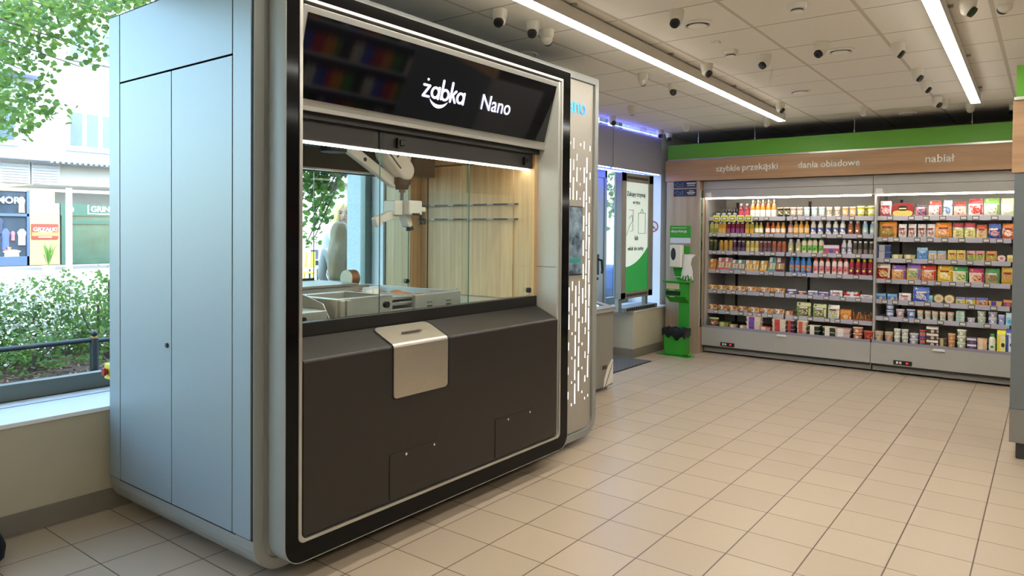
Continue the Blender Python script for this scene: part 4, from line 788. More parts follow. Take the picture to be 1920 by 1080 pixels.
mesh_obj('bin_body', MB().loft([[(-3.655,7.86,.01),(-3.41,7.86,.01),(-3.41,8.015,.01),(-3.655,8.015,.01)], [(-3.665,7.85,.30),(-3.40,7.85,.30),(-3.40,8.018,.30),(-3.665,8.018,.30)]], cap0=True), HG, wb, bevel=.006)
lin_ = MB(); L_ = []
for z, o_, a_ in ((.23,.010,.012), (.27,.012,.004), (.305,.014,.003), (.325,.004,.004), (.30,-.02,.002)):
    ring_ = []
    for i in range(40):
        q = i/40*4; s_ = int(q); f_ = q - s_; cs = [(-3.665-o_,7.85-o_),(-3.40+o_,7.85-o_),(-3.40+o_,8.018+min(o_,.0)),(-3.665-o_,8.018+min(o_,.0))]
        a, b = cs[s_], cs[(s_+1) % 4]; ring_.append((a[0]+(b[0]-a[0])*f_, a[1]+(b[1]-a[1])*f_, z + a_*2*math.sin(i*1.7) - (.025 if 4 < i < 9 and z < .25 else 0)))
    L_.append(ring_)
mesh_obj('bin_liner', lin_.loft(L_, smooth=True), pm('121413', .22, 0, .3, 25, bump=.8), wb)
# ------------------------------------------------------------------ wooden surround, green fascia, lettering
WOODX = wood_mat('bd9772', '9c7853', 'X', .35, .5, True); WOODZ = wood_mat('b5a18d', '9a846e', 'Z', .35, .5, True)  # column wood is greyed in colour for the blue light falling there
ws = thing('wooden_surround', 'pale knotty wood surround framing the refrigerated shelves on the far side', 'wood surround', (-1.5, 8.25, 0))
mesh_obj('side_column', MB().box(-3.80, -3.372, 8.19, 8.28, 0, 2.085), WOODZ, ws, bevel=.002)
mesh_obj('column_side', MB().box(-3.80, -3.372, 8.281, 9.2, 0, 2.085), WOODZ, ws)
fs = mesh_obj('fascia_board', MB().box(-3.81, 1.2, 8.17, 8.26, 2.09, 2.338), WOODX, ws, bevel=.002)
mesh_obj('fascia_shelf', MB().box(-3.81, 1.2, 8.26, 9.2, 2.10, 2.12), DGREY, ws)
LET = pm('ece8de', .5)
text('category_lettering', 'szybkie', (-3.162, 8.168, 2.188), (1,0,0), (0,0,1), width=.285, mat=LET, parent=fs, bold=.018, depth=.004)
text('category_lettering', 'przekąski', (-2.852, 8.168, 2.188), (1,0,0), (0,0,1), width=.405, mat=LET, parent=fs, bold=.018, depth=.004)
text('category_lettering', 'dania', (-2.233, 8.168, 2.186), (1,0,0), (0,0,1), width=.212, mat=LET, parent=fs, bold=.018, depth=.004)
text('category_lettering', 'obiadowe', (-1.995, 8.168, 2.186), (1,0,0), (0,0,1), width=.39, mat=LET, parent=fs, bold=.018, depth=.004)
text('category_lettering', 'nabiał', (-1.006, 8.168, 2.184), (1,0,0), (0,0,1), width=.25, mat=LET, parent=fs, bold=.018, depth=.004)
gf = thing('green_fascia', 'long plain green board hanging above the wooden surround', 'sign board', (-1.5, 8.2, 2.34), )
mesh_obj('board', MB().box(-3.79, 1.2, 8.185, 8.205, 2.358, 2.53), GREEN, gf)
mesh_obj('metal_edge', MB().box(-3.79, 1.2, 8.172, 8.21, 2.34, 2.358), ALU_L, gf)
mesh_obj('top_cap', MB().box(-3.79, 1.2, 8.185, 8.205, 2.53, 2.536), GREEN, gf)
for x in (-3.40, -2.72, -1.67, -.62): mesh_obj('hanging_wire', MB().cyl((x, 8.195, 2.536), (x, 8.195, 2.7), .0025, n=6).cyl((x, 8.195, 2.536), (x, 8.195, 2.575), .005, n=6), CHROME, gf)
for z0, z1, lb, rows_ in ((2.006, 2.092, 'upper dark blue notice plate on the wooden column', ((2.062, .11, .014), (2.042, .09, .005), (2.03, .1, .005))), (1.905, 1.992, 'lower dark blue notice plate on the wooden column', ((1.968, .05, .009), (1.95, .10, .01), (1.932, .08, .009)))):
    t = thing('notice_plate', lb, 'sign', (-3.555, 8.185, z0), 'dark blue notice plates')
    pl = mesh_obj('plate', MB().box(-3.705, -3.415, 8.184, 8.189, z0, z1), pm('262c44', .4), t, bevel=.001)
    b_ = MB()
    for zc, wd, h in rows_:
        k = -3.48 - wd/2
        while k < -3.48 + wd/2: b_.box(k, k+.009, 8.1828, 8.184, zc-h/2, zc+h/2); k += .0115
    mesh_obj('lettering', b_, WHITE, pl)
    zc = (z0+z1)/2
    mesh_obj('pictogram', MB().tube([(-3.69, 8.1835, zc), (-3.66, 8.1835, zc+.02), (-3.62, 8.1835, zc-.005), (-3.59, 8.1835, zc+.02), (-3.585, 8.1835, zc-.02), (-3.65, 8.1835, zc-.025), (-3.69, 8.1835, zc)], .0018, 5), pm('8a93b8', .5), pl)
# ------------------------------------------------------------------ refrigerated cabinets
CG = pm('aeaca6', .42, .15, .03, 20); CG2 = pm('95948f', .45, .15, .03, 20); RAIL = pm('b6b4c0', .4, .1, .05)
bm_, bt_, bb_ = new_mat('perforated_back')
tc = bt_.nodes.new('ShaderNodeTexCoord'); vo = bt_.nodes.new('ShaderNodeTexVoronoi'); vo.inputs['Scale'].default_value = 14; vo.inputs['Randomness'].default_value = 0
lt = bt_.nodes.new('ShaderNodeMath'); lt.operation = 'LESS_THAN'; lt.inputs[1].default_value = .12; mx = bt_.nodes.new('ShaderNodeMix'); mx.data_type = 'RGBA'
mx.inputs['A'].default_value = lin('d6d2c8'); mx.inputs['B'].default_value = lin('6a665f'); bt_.links.new(tc.outputs['Object'], vo.inputs['Vector']); bt_.links.new(vo.outputs['Distance'], lt.inputs[0]); bt_.links.new(lt.outputs[0], mx.inputs['Factor']); bt_.links.new(mx.outputs['Result'], bb_.inputs['Base Color']); bb_.inputs['Roughness'].default_value = .5
TAGW = pm('cfcac4', .6); TAGD = pm('3a3838', .5); YEL = pm('d8d84a', .5)
LZS = [1.636, 1.44, 1.225, .997, .75, .503]; RZS = [1.635, 1.41, 1.187, .967, .747, .568]
def fridge(x0, x1, label, spans, ctlx, splitters):
    t = thing('refrigerated_cabinet', label, 'refrigerated cabinet', ((x0+x1)/2, 8.6, 0), 'open refrigerated cabinets')
    mesh_obj('base_panel', MB().box(x0, x1, 8.28, 8.31, .098, .318), CG, t, bevel=.003)
    mesh_obj('plinth', MB().box(x0+.01, x1, 8.34, 8.36, .02, .09), CG2, t)
    mesh_obj('base_tank', MB().box(x0+.01, x1-.01, 8.31, 9.1, .07, .325), DGREY, t)
    for x in (x0+.15, x1-.15): mesh_obj('foot', MB().cyl((x, 8.5, 0), (x, 8.5, .07), .03), BLACK, t)
    mesh_obj('canopy', MB().box(x0, x1, 8.28, 8.36, 1.985, 2.085).box(x0, x1, 8.283, 8.36, 1.885, 1.983), CG, t, bevel=.003)
    mesh_obj('canopy_top', MB().box(x0, x1, 8.36, 9.1, 2.06, 2.085), CG2, t)
    mesh_obj('light_tube', MB().box(x0+.03, x1-.02, 8.285, 8.315, 1.868, 1.884), em('fff6ea', 20), t)
    mesh_obj('back_panel', MB().box(x0+.02, x1-.02, 9.0, 9.03, .32, 2.06), bm_, t)
    mesh_obj('end_panel', MB().box(x0, x0+.02, 8.36, 9.1, .1, 2.06), CG, t)
    for x in splitters: mesh_obj('upright', MB().box(x-.012, x+.012, 8.975, 9.0, .33, 1.85), BLACK, t)
    mesh_obj('lip_rail', MB().box(x0+.01, x1-.005, 8.278, 8.30, .315, .342), pm('8f8c9a', .4), t)
    c = mesh_obj('controller', MB().box(ctlx-.085, ctlx+.085, 8.272, 8.28, .11, .155), BLACK, t, bevel=.002)
    mesh_obj('switch', MB().box(ctlx-.06, ctlx-.04, 8.269, 8.273, .122, .145).box(ctlx-.03, ctlx-.01, 8.269, 8.273, .122, .145), WHITE, c)
    mesh_obj('digit_display', MB().box(ctlx+.03, ctlx+.05, 8.269, 8.273, .125, .142), em('ff2a1c', 1.0), c)
    for s0, s1, zs in spans:
        for ri, z in enumerate(zs):
            s = mesh_obj('shelf', MB().box(s0+.008, s1-.008, 8.42, 9.0, z-.004, z+.014).box(s0+.008, s1-.008, 8.408, 8.42, z-.025, z+.022), RAIL, t)
            for bx in (s0+.02, s1-.03): mesh_obj('bracket', MB().prism([(bx, 8.99, z-.005), (bx, 8.55, z-.005), (bx, 8.99, z-.07)], (.004,0,0)), BLACK, s)
            x = s0 + .05 + random.random()*.05; k = 0
            while x < min(s1, 0.02) - .09:
                if ri == 0 and s0 < -3 and x < -2.86:
                    mesh_obj('price_tag', MB().box(x, x+.078, 8.398, 8.408, z-.036, z+.04), YEL, s); mesh_obj('price_tag', MB().box(x+.01, x+.068, 8.395, 8.399, z-.02, z+.02), TAGD, s); mesh_obj('price_tag', MB().box(x+.017, x+.061, 8.393, 8.396, z-.012, z+.012), TAGW, s); x += .098; continue
                tg = MB().box(x, x+.058, 8.402, 8.408, z-.02, z+.018); o_ = mesh_obj('price_tag', tg, TAGD, s); mesh_obj('price_tag', MB().box(x+.006, x+.052, 8.399, 8.403, z-.014, z+.012), TAGW, s)
                x += .1 + random.random()*.12
    return t
fridge(-3.365, -1.497, 'left open refrigerated cabinet with drinks and sandwiches on two shelf bays', ((-3.345, -2.425, LZS), (-2.42, -1.50, LZS)), -3.04, (-3.19, -2.31))
fridge(-1.493, .9, 'right open refrigerated cabinet with cheese, meat and dairy packs', ((-1.48, -.29, RZS), (-.285, .88, RZS)), -1.19, (-1.33, -.28))
eg = thing('glass_end_screen', 'clear glass screen at the left end of the refrigerated cabinets', 'glass screen', (-3.36, 8.4, .1))
mesh_obj('screen_pane', MB().box(-3.369, -3.366, 8.22, 8.278, .32, 1.97), glass_mat('d8f0e6', .8), eg)
mesh_obj('screen_edge', MB().box(-3.371, -3.364, 8.215, 8.222, .32, 1.98), pm('bfcfc8', .2), eg)
for x, lb in ((-3.30, 'white label clip at the left end of the refrigerator canopy'), (-1.44, 'white label clip on the canopy beside the cabinet joint')):
    tag(mesh_obj('label_clip', MB().box(x-.03, x+.04, 8.262, 8.278, 1.885, 1.945).box(x-.04, x+.05, 8.26, 8.264, 1.885, 1.90), WHITE, bevel=.002), lb, 'label clip')
for x, lb in ((-2.41, 'small pull handle on the left cabinet lip'), (-.87, 'small pull handle on the right cabinet lip')):
    tag(mesh_obj('pull_handle', MB().box(x-.055, x+.055, 8.255, 8.277, .292, .302).box(x-.045, x+.045, 8.262, 8.277, .302, .312), WHITE, bevel=.002), lb, 'handle')
# right-hand cabinet end with its own green and wood header
rc = thing('cabinet_end', 'grey cabinet end at the right edge with wood header and green board', 'cabinet', (.4, 6.2, 0))
mesh_obj('end_board', MB().box(-.19, .95, 5.65, 5.69, .335, 1.866), pm('6d7478', .45, .2, .04), rc)
mesh_obj('lower_board', MB().box(-.19, .95, 5.648, 5.69, .115, .332), pm('86847e', .45, .2), rc)
mesh_obj('foot_rail', MB().box(-.155, .9, 5.70, 5.78, 0, .11), DGREY, rc, bevel=.006)
mesh_obj('side_board', MB().box(-.188, -.165, 5.69, 6.6, .335, 1.866).box(-.185, -.165, 5.69, 6.6, .13, .335), CG2, rc)
mesh_obj('wood_header', MB().box(-.205, 1.0, 5.64, 5.72, 1.87, 2.335), WOODX, rc)
mesh_obj('header_edge', MB().box(-.20, 1.0, 5.62, 5.72, 2.336, 2.356), ALU_L, rc)
mesh_obj('green_board', MB().box(-.19, 1.0, 5.66, 5.68, 2.357, 2.566), GREEN, rc)
mesh_obj('hanging_wire', MB().cyl((-.13, 5.67, 2.566), (-.13, 5.67, 2.7), .003), CHROME, rc)
# dark bag at the lower left corner of the view
bgd = thing('dark_bag', 'edge of a dark navy bag standing on the floor at the lower left corner', 'bag', (-3.628, .975, 0))
mesh_obj('bag_body', MB().lathe([(.07,0),(.105,.03),(.11,.08),(.09,.15),(.05,.21),(.02,.23)], (0,0,0), 16, sy=1.4), pm('1a2028', .7, 0, .2, 20, bump=.3), bgd, world=False)
mesh_obj('bag_handle', MB().tube([(0,-.03,.22),(0,-.02,.27),(0,.02,.27),(0,.03,.22)], .008), BLACK, bgd, world=False)
# drinks shelving across the aisle (seen only as reflections in the black glass)
dsx = thing('drinks_shelving', 'tall drinks shelving along the opposite wall, behind the right edge of the view', 'shelving', (2.9, 4, 0))
mesh_obj('shelf_frame', MB().box(3.1, 3.18, -1.0, 8.6, 0, 2.3).box(2.6, 3.1, -1.0, -.97, 0, 2.3).box(2.6, 3.1, 8.57, 8.6, 0, 2.3), DGREY, dsx)
for z in (.2, .62, 1.04, 1.46, 1.88): mesh_obj('shelf', MB().box(2.6, 3.1, -.97, 8.57, z-.03, z), RAIL, dsx)
cols_ = ['2a50b8', 'c02830', 'd88a20', '3a8a3a', '201814', 'd8d0c0']
for ci, c in enumerate(cols_):
    mb = MB()
    for zi, z in enumerate((.2, .62, 1.04, 1.46, 1.88)):
        for k in range(104):
            if (k*7//13 + zi*2) % 6 == ci: mb.lathe([(.035,0),(.036,.18),(.012,.25),(.012,.28)], (2.7, -.9+k*.09, z), 8)
    b_ = mesh_obj('drink_bottles', mb, pm(c, .3)); tag(b_, 'rows of %s drink bottles on the shelving opposite the kiosk' % ['blue','red','orange','green','dark brown','cream'][ci], 'bottles', kind='stuff')
# ------------------------------------------------------------------ goods in the cabinets
def gm_(c, r=.38): return pm(c, r, 0, .09, 45)
def printed(a, b, c, sc_=26):
    """printed packaging film: patches of the pack's colours"""
    k = ('print', a, b, c, sc_)
    if k in _mc: return _mc[k]
    m, t, bs = new_mat('printed_' + a); tc = t.nodes.new('ShaderNodeTexCoord'); no = t.nodes.new('ShaderNodeTexNoise'); no.inputs['Scale'].default_value = sc_; no.inputs['Detail'].default_value = 3; no.inputs['Distortion'].default_value = .8
    cr = t.nodes.new('ShaderNodeValToRGB'); cr.color_ramp.interpolation = 'CONSTANT'; e = cr.color_ramp.elements; e[0].color = lin(c); e[1].position = .43; e[1].color = lin(a); q = e.new(.56); q.color = lin(b); q = e.new(.64); q.color = lin('efe9da')
    t.links.new(tc.outputs['Object'], no.inputs['Vector']); t.links.new(no.outputs['Fac'], cr.inputs[0]); t.links.new(cr.outputs[0], bs.inputs['Base Color']); bs.inputs['Roughness'].default_value = .35
    _mc[k] = m; return m
def lathe_part(nm, prof, mat, par, n=14, sx=1, sy=1): return mesh_obj(nm, MB().lathe(prof, (0,0,0), n, sx, sy), mat, par, world=False)
def make_item(kind, W, H, c, name):
    a, b, l = c.split(); A, B, L = gm_(a), gm_(b), gm_(l); r = W/2*.96
    t = bpy.data.objects.new(name, None); COL.objects.link(t); t.empty_display_size = .02; OFF[t.name] = Vector()
    if kind == 'bottle':
        lathe_part('bottle_body', [(r*.9,0),(r,.006),(r,H*.55),(r*.8,H*.68),(r*.42,H*.8),(r*.38,H*.88)], gm_(a, .15), t)
        lathe_part('cap', [(r*.45,H*.87),(r*.47,H*.985),(r*.4,H)], B, t); lathe_part('label', [(r*1.015,H*.14),(r*1.015,H*.48)], L, t)
    elif kind == 'tallbottle':
        lathe_part('bottle_body', [(r*.9,0),(r,.006),(r,H*.5),(r*.78,H*.64),(r*.4,H*.78),(r*.34,H*.9)], gm_(a, .15), t)
        lathe_part('cap', [(r*.37,H*.84),(r*.4,H*.99),(r*.3,H)], B, t); lathe_part('label', [(r*1.015,H*.04),(r*1.015,H*.42)], L, t); lathe_part('neck_label', [(r*.66,H*.70),(r*.47,H*.78)], L, t)
    elif kind == 'squarebottle':
        mesh_obj('bottle_body', MB().box(-r, r, -r*.9, r*.9, 0, H*.84), gm_(a, .15), t, bevel=r*.25, world=False)
        lathe_part('cap', [(r*.72,H*.83),(r*.74,H*.98),(r*.6,H)], B, t); mesh_obj('label', MB().box(-r*.8, r*.8, -r*.93, -r*.9, H*.08, H*.45), L, t, world=False)
    elif kind == 'milkbottle':
        lathe_part('bottle_body', [(r*.92,0),(r,.008),(r*.97,H*.35),(r*.9,H*.5),(r,H*.62),(r*.82,H*.75),(r*.5,H*.85)], A, t)
        lathe_part('cap', [(r*.56,H*.82),(r*.58,H*.975),(r*.5,H)], B, t); lathe_part('label', [(r*1.0,H*.16),(r*.99,H*.36),(r*.93,H*.5)], printed(l, l, a, 45), t)
        mesh_obj('label_mark', MB().sphere((0, -r*.97, H*.28), r*.45, 10, 6, (1, .12, 1)), B, t, world=False)
    elif kind == 'jarbottle':
        lathe_part('bottle_body', [(r*.9,0),(r,.005),(r,H*.42),(r*.93,H*.47),(r,H*.52),(r,H*.8),(r*.7,H*.88)], gm_(a, .25), t)
        lathe_part('cap', [(r*.74,H*.87),(r*.76,H*.98),(r*.6,H)], B, t); lathe_part('label', [(r*1.015,H*.08),(r*1.015,H*.38)], L, t)
    elif kind == 'jar':
        lathe_part('jar_body', [(r*.9,0),(r,.006),(r,H*.65),(r*.8,H*.78)], gm_(a, .12), t); lathe_part('cap', [(r*.84,H*.77),(r*.86,H*.98),(r*.8,H)], B, t); lathe_part('label', [(r*1.015,H*.15),(r*1.015,H*.5)], L, t)
    elif kind == 'cup':
        lathe_part('cup_body', [(r*.78,0),(r*.95,H*.9)], A, t, 18); lathe_part('lid', [(r,H*.88),(r*1.02,H*.9),(r*1.0,H*.98),(r*.9,H)], B, t, 18); lathe_part('label', [(r*.835,H*.24),(r*.925,H*.7)], printed(l, a, b, 50), t, 18)
        mesh_obj('label_mark', MB().sphere((0, -r*.88, H*.42), r*.3, 10, 6, (1, .15, 1)), B, t, world=False)
    elif kind in ('pack', 'baguette'):
        nx, nz = 8, 7; D = min(W, H)*(.32 if kind == 'pack' else .8); w2 = W/2*.97; v = []; 
        if kind == 'pack':
            def q(i, k, s): u_, v_ = i/nx*2-1, k/nz*2-1; return (w2*u_*(1-.05*v_*v_), s*D/2*max(0,(1-u_**4))*max(0,(1-v_**4)) + (.004*math.sin(9*u_+5*v_) if s < 0 else 0), H*(k/nz))
            mb = MB()
            for s in (-1, 1):
                vs = [q(i, k, s) for k in range(nz+1) for i in range(nx+1)]; mb.add(vs, [(k*(nx+1)+i, k*(nx+1)+i+1, (k+1)*(nx+1)+i+1, (k+1)*(nx+1)+i) for k in range(nz) for i in range(nx)], True)
            mesh_obj('pack_body', mb, printed(a, l, a, 22), t, world=False)
            def patch(nm, u0, u1, v0, v1, mat, ell=False, off=.0015):
                mb = MB(); n_ = 6; vs = []
                for k in range(n_+1):
                    for i in range(n_+1):
                        uu, vv = (i/n_*2-1), (k/n_*2-1)
                        if ell: uu, vv = (uu*math.sqrt(1-vv*vv/2), vv*math.sqrt(1-uu*uu/2))
                        u_ = (u0+u1)/2 + uu*(u1-u0)/2; v_ = (v0+v1)/2 + vv*(v1-v0)/2
                        x, y, z = q((u_+1)/2*nx, (v_+1)/2*nz, -1); vs.append((x, y-off-.0035, z))
                mb.add(vs, [(k*(n_+1)+i, k*(n_+1)+i+1, (k+1)*(n_+1)+i+1, (k+1)*(n_+1)+i) for k in range(n_) for i in range(n_)], True)
                mesh_obj(nm, mb, mat, t, world=False)
            patch('header_band', -.99, .99, .42, .97, B); patch('picture', -.62, .62, -.7, .12, printed(l, a, b, 40), True); patch('title', -.6, .55, .16, .36, gm_('f2eee4') if b < 'e' else gm_('9a3038'), off=.0025)
            if W > .11: patch('side_stripe', .70, .95, -.8, .3, B, off=.002); patch('mark', -.75, -.45, .6, .86, L, True, .003)
        else:
            mb = MB(); mb.loft([[(x, D/2*f*math.cos(2*PI*j/10), H*.5 + H*.5*f*math.sin(2*PI*j/10)) for j in range(10)] for x, f in ((-w2, .25), (-w2*.9, .8), (-w2*.4, 1), (0, .92), (w2*.4, 1), (w2*.9, .8), (w2, .25))], smooth=True, cap0=True, cap1=True)
            mesh_obj('bread', mb, printed(a, 'e8c890', l, 30), t, world=False); mesh_obj('label', MB().box(-W*.12, W*.1, -D/2-.003, -D/2+.004, H*.2, H*.85), gm_('f0ece4'), t, bevel=.001, world=False)
            mesh_obj('label_mark', MB().box(-W*.08, -W*.02, -D/2-.0045, -D/2-.003, H*.35, H*.7), DGREY, t, world=False)
            mesh_obj('crust_score', MB().obox((W*.3, -D*.42, H*.72), (W*.06,0,.003), (0,.004,0), (0,0,.005)).obox((-W*.3, -D*.42, H*.72), (W*.06,0,.003), (0,.004,0), (0,0,.005)), L, t, world=False)
    elif kind in ('box', 'openbox'):
        D = .09 if W < .2 else .1
        if kind == 'box': mesh_obj('box_body', MB().box(-W/2*.97, W/2*.97, -.01, D-.01, 0, H), printed(a, l, a, 24), t, bevel=.002, world=False)
        else:
            mesh_obj('box_body', MB().prism([(-W/2*.97,-.01,0),(W/2*.97,-.01,0),(W/2*.97,-.01,H*.9),(W*.3,-.01,H*.5),(-W*.3,-.01,H*.5),(-W/2*.97,-.01,H*.9)], (0,.003,0)).box(-W/2*.97, -W/2*.95, -.01, D, 0, H).box(W/2*.95, W/2*.97, -.01, D, 0, H).box(-W/2*.97, W/2*.97, -.01, D, 0, .004), A, t, world=False)
            for k in range(3): mesh_obj('snack_bag', MB().sphere((-W*.25+k*W*.24, .03, H*.55), W*.15, 10, 6, (1, .7, .9)), L, t, world=False)
        mesh_obj('front_band', MB().box(-W/2*.96, W/2*.96, -.012, -.0098, H*.62 if kind == 'box' else H*.1, H*.95 if kind == 'box' else H*.3), B, t, world=False)
        mesh_obj('front_picture', MB().cyl((0, -.0098, H*.32), (0, -.0125, H*.32), min(W*.3, H*.24), n=16), L, t, world=False)
    elif kind == 'tray':
        D = min(.11, W); w2 = W/2*.97
        f0 = lambda s, z: [(w2*s, -.01+D*(1-s)/2, z), (w2*s*1, D-.01-D*(1-s)/2, z), (-w2*s, D-.01-D*(1-s)/2, z), (-w2*s, -.01+D*(1-s)/2, z)]
        mesh_obj('tray_body', MB().loft([f0(.86, 0), f0(.98, H*.8), f0(1, H*.82), f0(1, H*.9)], cap0=True, cap1=True), A, t, bevel=.003, world=False)
        mesh_obj('film_lid', MB().box(-w2*.97, w2*.97, -.006, D-.014, H*.9, H), L, t, bevel=.002, world=False)
        mesh_obj('sleeve', MB().box(-w2*.6, w2*.15, -.0125, -.007, H*.05, H*.99), B, t, world=False)
    elif kind == 'oval':
        p = [(W/2*.97*math.copysign(abs(math.cos(a))**.6, math.cos(a)), -.008, H/2 + H/2*math.copysign(abs(math.sin(a))**.6, math.sin(a))) for a in [2*PI*i/28 for i in range(28)]]
        mesh_obj('pack_body', MB().prism(p, (0,.03,0)), A, t, bevel=.004, world=False)
        mesh_obj('picture', MB().prism([(x*.9, -.0105, H*.24 + (z-H/2)*.42) for x, y, z in p], (0,.003,0)), B, t, world=False)
        mesh_obj('emblem', MB().prism([(x*.42, -.012, H*.6 + (z-H/2)*.36) for x, y, z in p], (0,.003,0)), gm_('1c1210'), t, world=False); mesh_obj('emblem_band', MB().box(-W*.16, W*.16, -.0135, -.012, H*.54, H*.62), L, t, world=False)
    elif kind == 'round':
        R = H/2; mesh_obj('cheese_box', MB().cyl((0, .0, R), (0, .035, R), R, n=24), A, t, world=False); mesh_obj('top_label', MB().cyl((0, -.002, R), (0, .0, R), R*.85, n=24), B, t, world=False); mesh_obj('label_mark', MB().cyl((0, -.0035, R), (0, -.002, R), R*.45, n=18), L, t, world=False)
    elif kind == 'wedge':
        w2 = W/2*.97; D = .085
        mesh_obj('pack_body', MB().prism([(-w2, -.01, 0), (-w2, D, 0), (-w2, D, H*.98), (-w2, .045, H)], (2*w2, 0, 0)), A, t, bevel=.002, world=False)
        n_ = Vector((0, -H, .055)).normalized()
        for z0, z1, mt_, nm in ((.03, .2, L, 'bottom_band'), (.62, .96, L, 'top_band')):
            mesh_obj(nm, MB().add([(s*w2*.97, -.01+.055*z+n_.y*.0015, H*z+n_.z*.0015) for z in (z0, z1) for s in (-1, 1)], [(0,1,3,2)]), mt_, t, world=False)
        mesh_obj('sticker', MB().add([(s*w2*.9 - w2*.02, -.01+.055*z+n_.y*.003, H*z+n_.z*.003) for z in (.68, 1.0) for s in (-.95, 0)], [(0,1,3,2)]), B, t, world=False)
        for k in range(3): mesh_obj('filling', MB().add([((-.7+.47*k+s*.17)*w2, -.01+.055*z+n_.y*.0015, H*z) for z in (.24, .58) for s in (-1, 1)], [(0,1,3,2)]), gm_(['c07048', 'f0dc9a', 'a8b060'][k]), t, world=False)
    elif kind == 'carton':
        w2 = W/2*.95; h2 = H*.84
        mesh_obj('carton_body', MB().box(-w2, w2, -w2, w2, 0, h2), A, t, bevel=.002, world=False)
        mesh_obj('gable_top', MB().prism([(-w2, -w2, h2), (-w2, w2, h2), (-w2, .004, H*.96), (-w2, .004, H), (-w2, -.004, H), (-w2, -.004, H*.96)], (2*w2, 0, 0)), B, t, world=False)
        mesh_obj('side_band', MB().box(-w2*.98, -w2*.35, -w2-.001, -w2, H*.05, h2*.9), B, t, world=False); mesh_obj('picture', MB().sphere((w2*.4, -w2, H*.35), w2*.42, 10, 6, (1, .06, 1.5)), gm_('2a2a30'), t, world=False); mesh_obj('title', MB().box(-w2*.1, w2*.8, -w2-.001, -w2, H*.62, H*.74), L, t, world=False)
    elif kind == 'sticks':
        for k in range(22):
            x = -W/2*.85 + W*.85*k/21; tl = random.uniform(-.5, .5); h_ = H*random.uniform(.45, 1)
            mesh_obj('sausage_stick', MB().cyl((x, random.uniform(0,.04), .006), (x + tl*h_*.6, random.uniform(0,.05), h_), .0055, n=7), (A, B, L)[k % 3], t, world=False)
        mesh_obj('open_tray', MB().box(-W/2, W/2, -.012, .09, 0, .005).box(-W/2, W/2, -.012, -.009, 0, .02), B, t, world=False)
    return t
NAMES = {'bottle': 'juice_bottle', 'tallbottle': 'juice_bottle', 'squarebottle': 'juice_bottle', 'milkbottle': 'drink_bottle', 'jarbottle': 'smoothie_bottle', 'jar': 'jar', 'cup': 'food_cup', 'pack': 'food_pack', 'baguette': 'bread_roll', 'box': 'food_box', 'openbox': 'display_box', 'tray': 'food_tray', 'oval': 'meat_pack', 'round': 'cheese', 'wedge': 'sandwich', 'carton': 'milk_carton', 'sticks': 'sausage_sticks'}
CATS = {'juice_bottle': 'bottle', 'drink_bottle': 'bottle', 'smoothie_bottle': 'bottle', 'jar': 'jar', 'food_cup': 'cup', 'food_pack': 'food pack', 'bread_roll': 'bread', 'food_box': 'box', 'display_box': 'box', 'food_tray': 'food tray', 'meat_pack': 'food pack', 'cheese': 'cheese', 'sandwich': 'sandwich', 'milk_carton': 'carton', 'sausage_sticks': 'sausages'}
SEC = {'L': 'left bay', 'M': 'middle bay', 'R': 'right bay'}; ROW = ['top shelf', 'second shelf', 'third shelf', 'fourth shelf', 'fifth shelf', 'sixth shelf', 'bottom deck']
ZB = {'L': [1.65, 1.454, 1.239, 1.011, .764, .517, .325], 'M': [1.65, 1.454, 1.239, 1.011, .764, .517, .325], 'R': [1.649, 1.424, 1.201, .981, .761, .582, .325]}
for sec, row, xs, W, H, kind, cols, desc, stack, back in PRODUCTS:
    y = (8.345 if row == 6 else 8.45) + (.09 if back else 0)
    if kind in ('pack', 'box', 'wedge', 'tray', 'oval', 'round', 'openbox', 'baguette', 'sticks'): y -= .01
    else: y += W*.35 - .01
    nm = NAMES[kind]; proto = make_item(kind, W, H, cols, nm); first = True; n = len(xs)
    for i, x in enumerate(xs):
        for s in range(stack):
            o = proto if first else cp(proto); first = False
            o.location = (x, y + random.uniform(-.004, .004), ZB[sec][row] + s*H)
            if kind not in ('box', 'tray', 'openbox', 'sticks', 'carton'): o.rotation_euler = (random.uniform(-.02, 0) - (.10 if kind == 'pack' and H > .08 else 0), 0, random.uniform(-.12, .12) if stack == 1 else 0)
            if kind == 'pack' and H > .08: o.location.y += .0
            lb = '%s on %s, %s' % (desc, SEC[sec], ROW[row])
            if stack == 2: lb = ('upper ' if s else 'lower ') + lb
            if stack == 3: lb = ('lowest ', 'middle ', 'topmost ')[s] + lb
            if stack == 4: lb = ORD[s] + '-from-bottom ' + lb
            if n > 1: lb += ', %s of %s' % (ORD[i], NUM[n-1])
            o['label'] = lb; o['category'] = CATS[nm]
            if n*stack > 1: o['group'] = '%s group on %s %s' % (desc, SEC[sec], ROW[row])
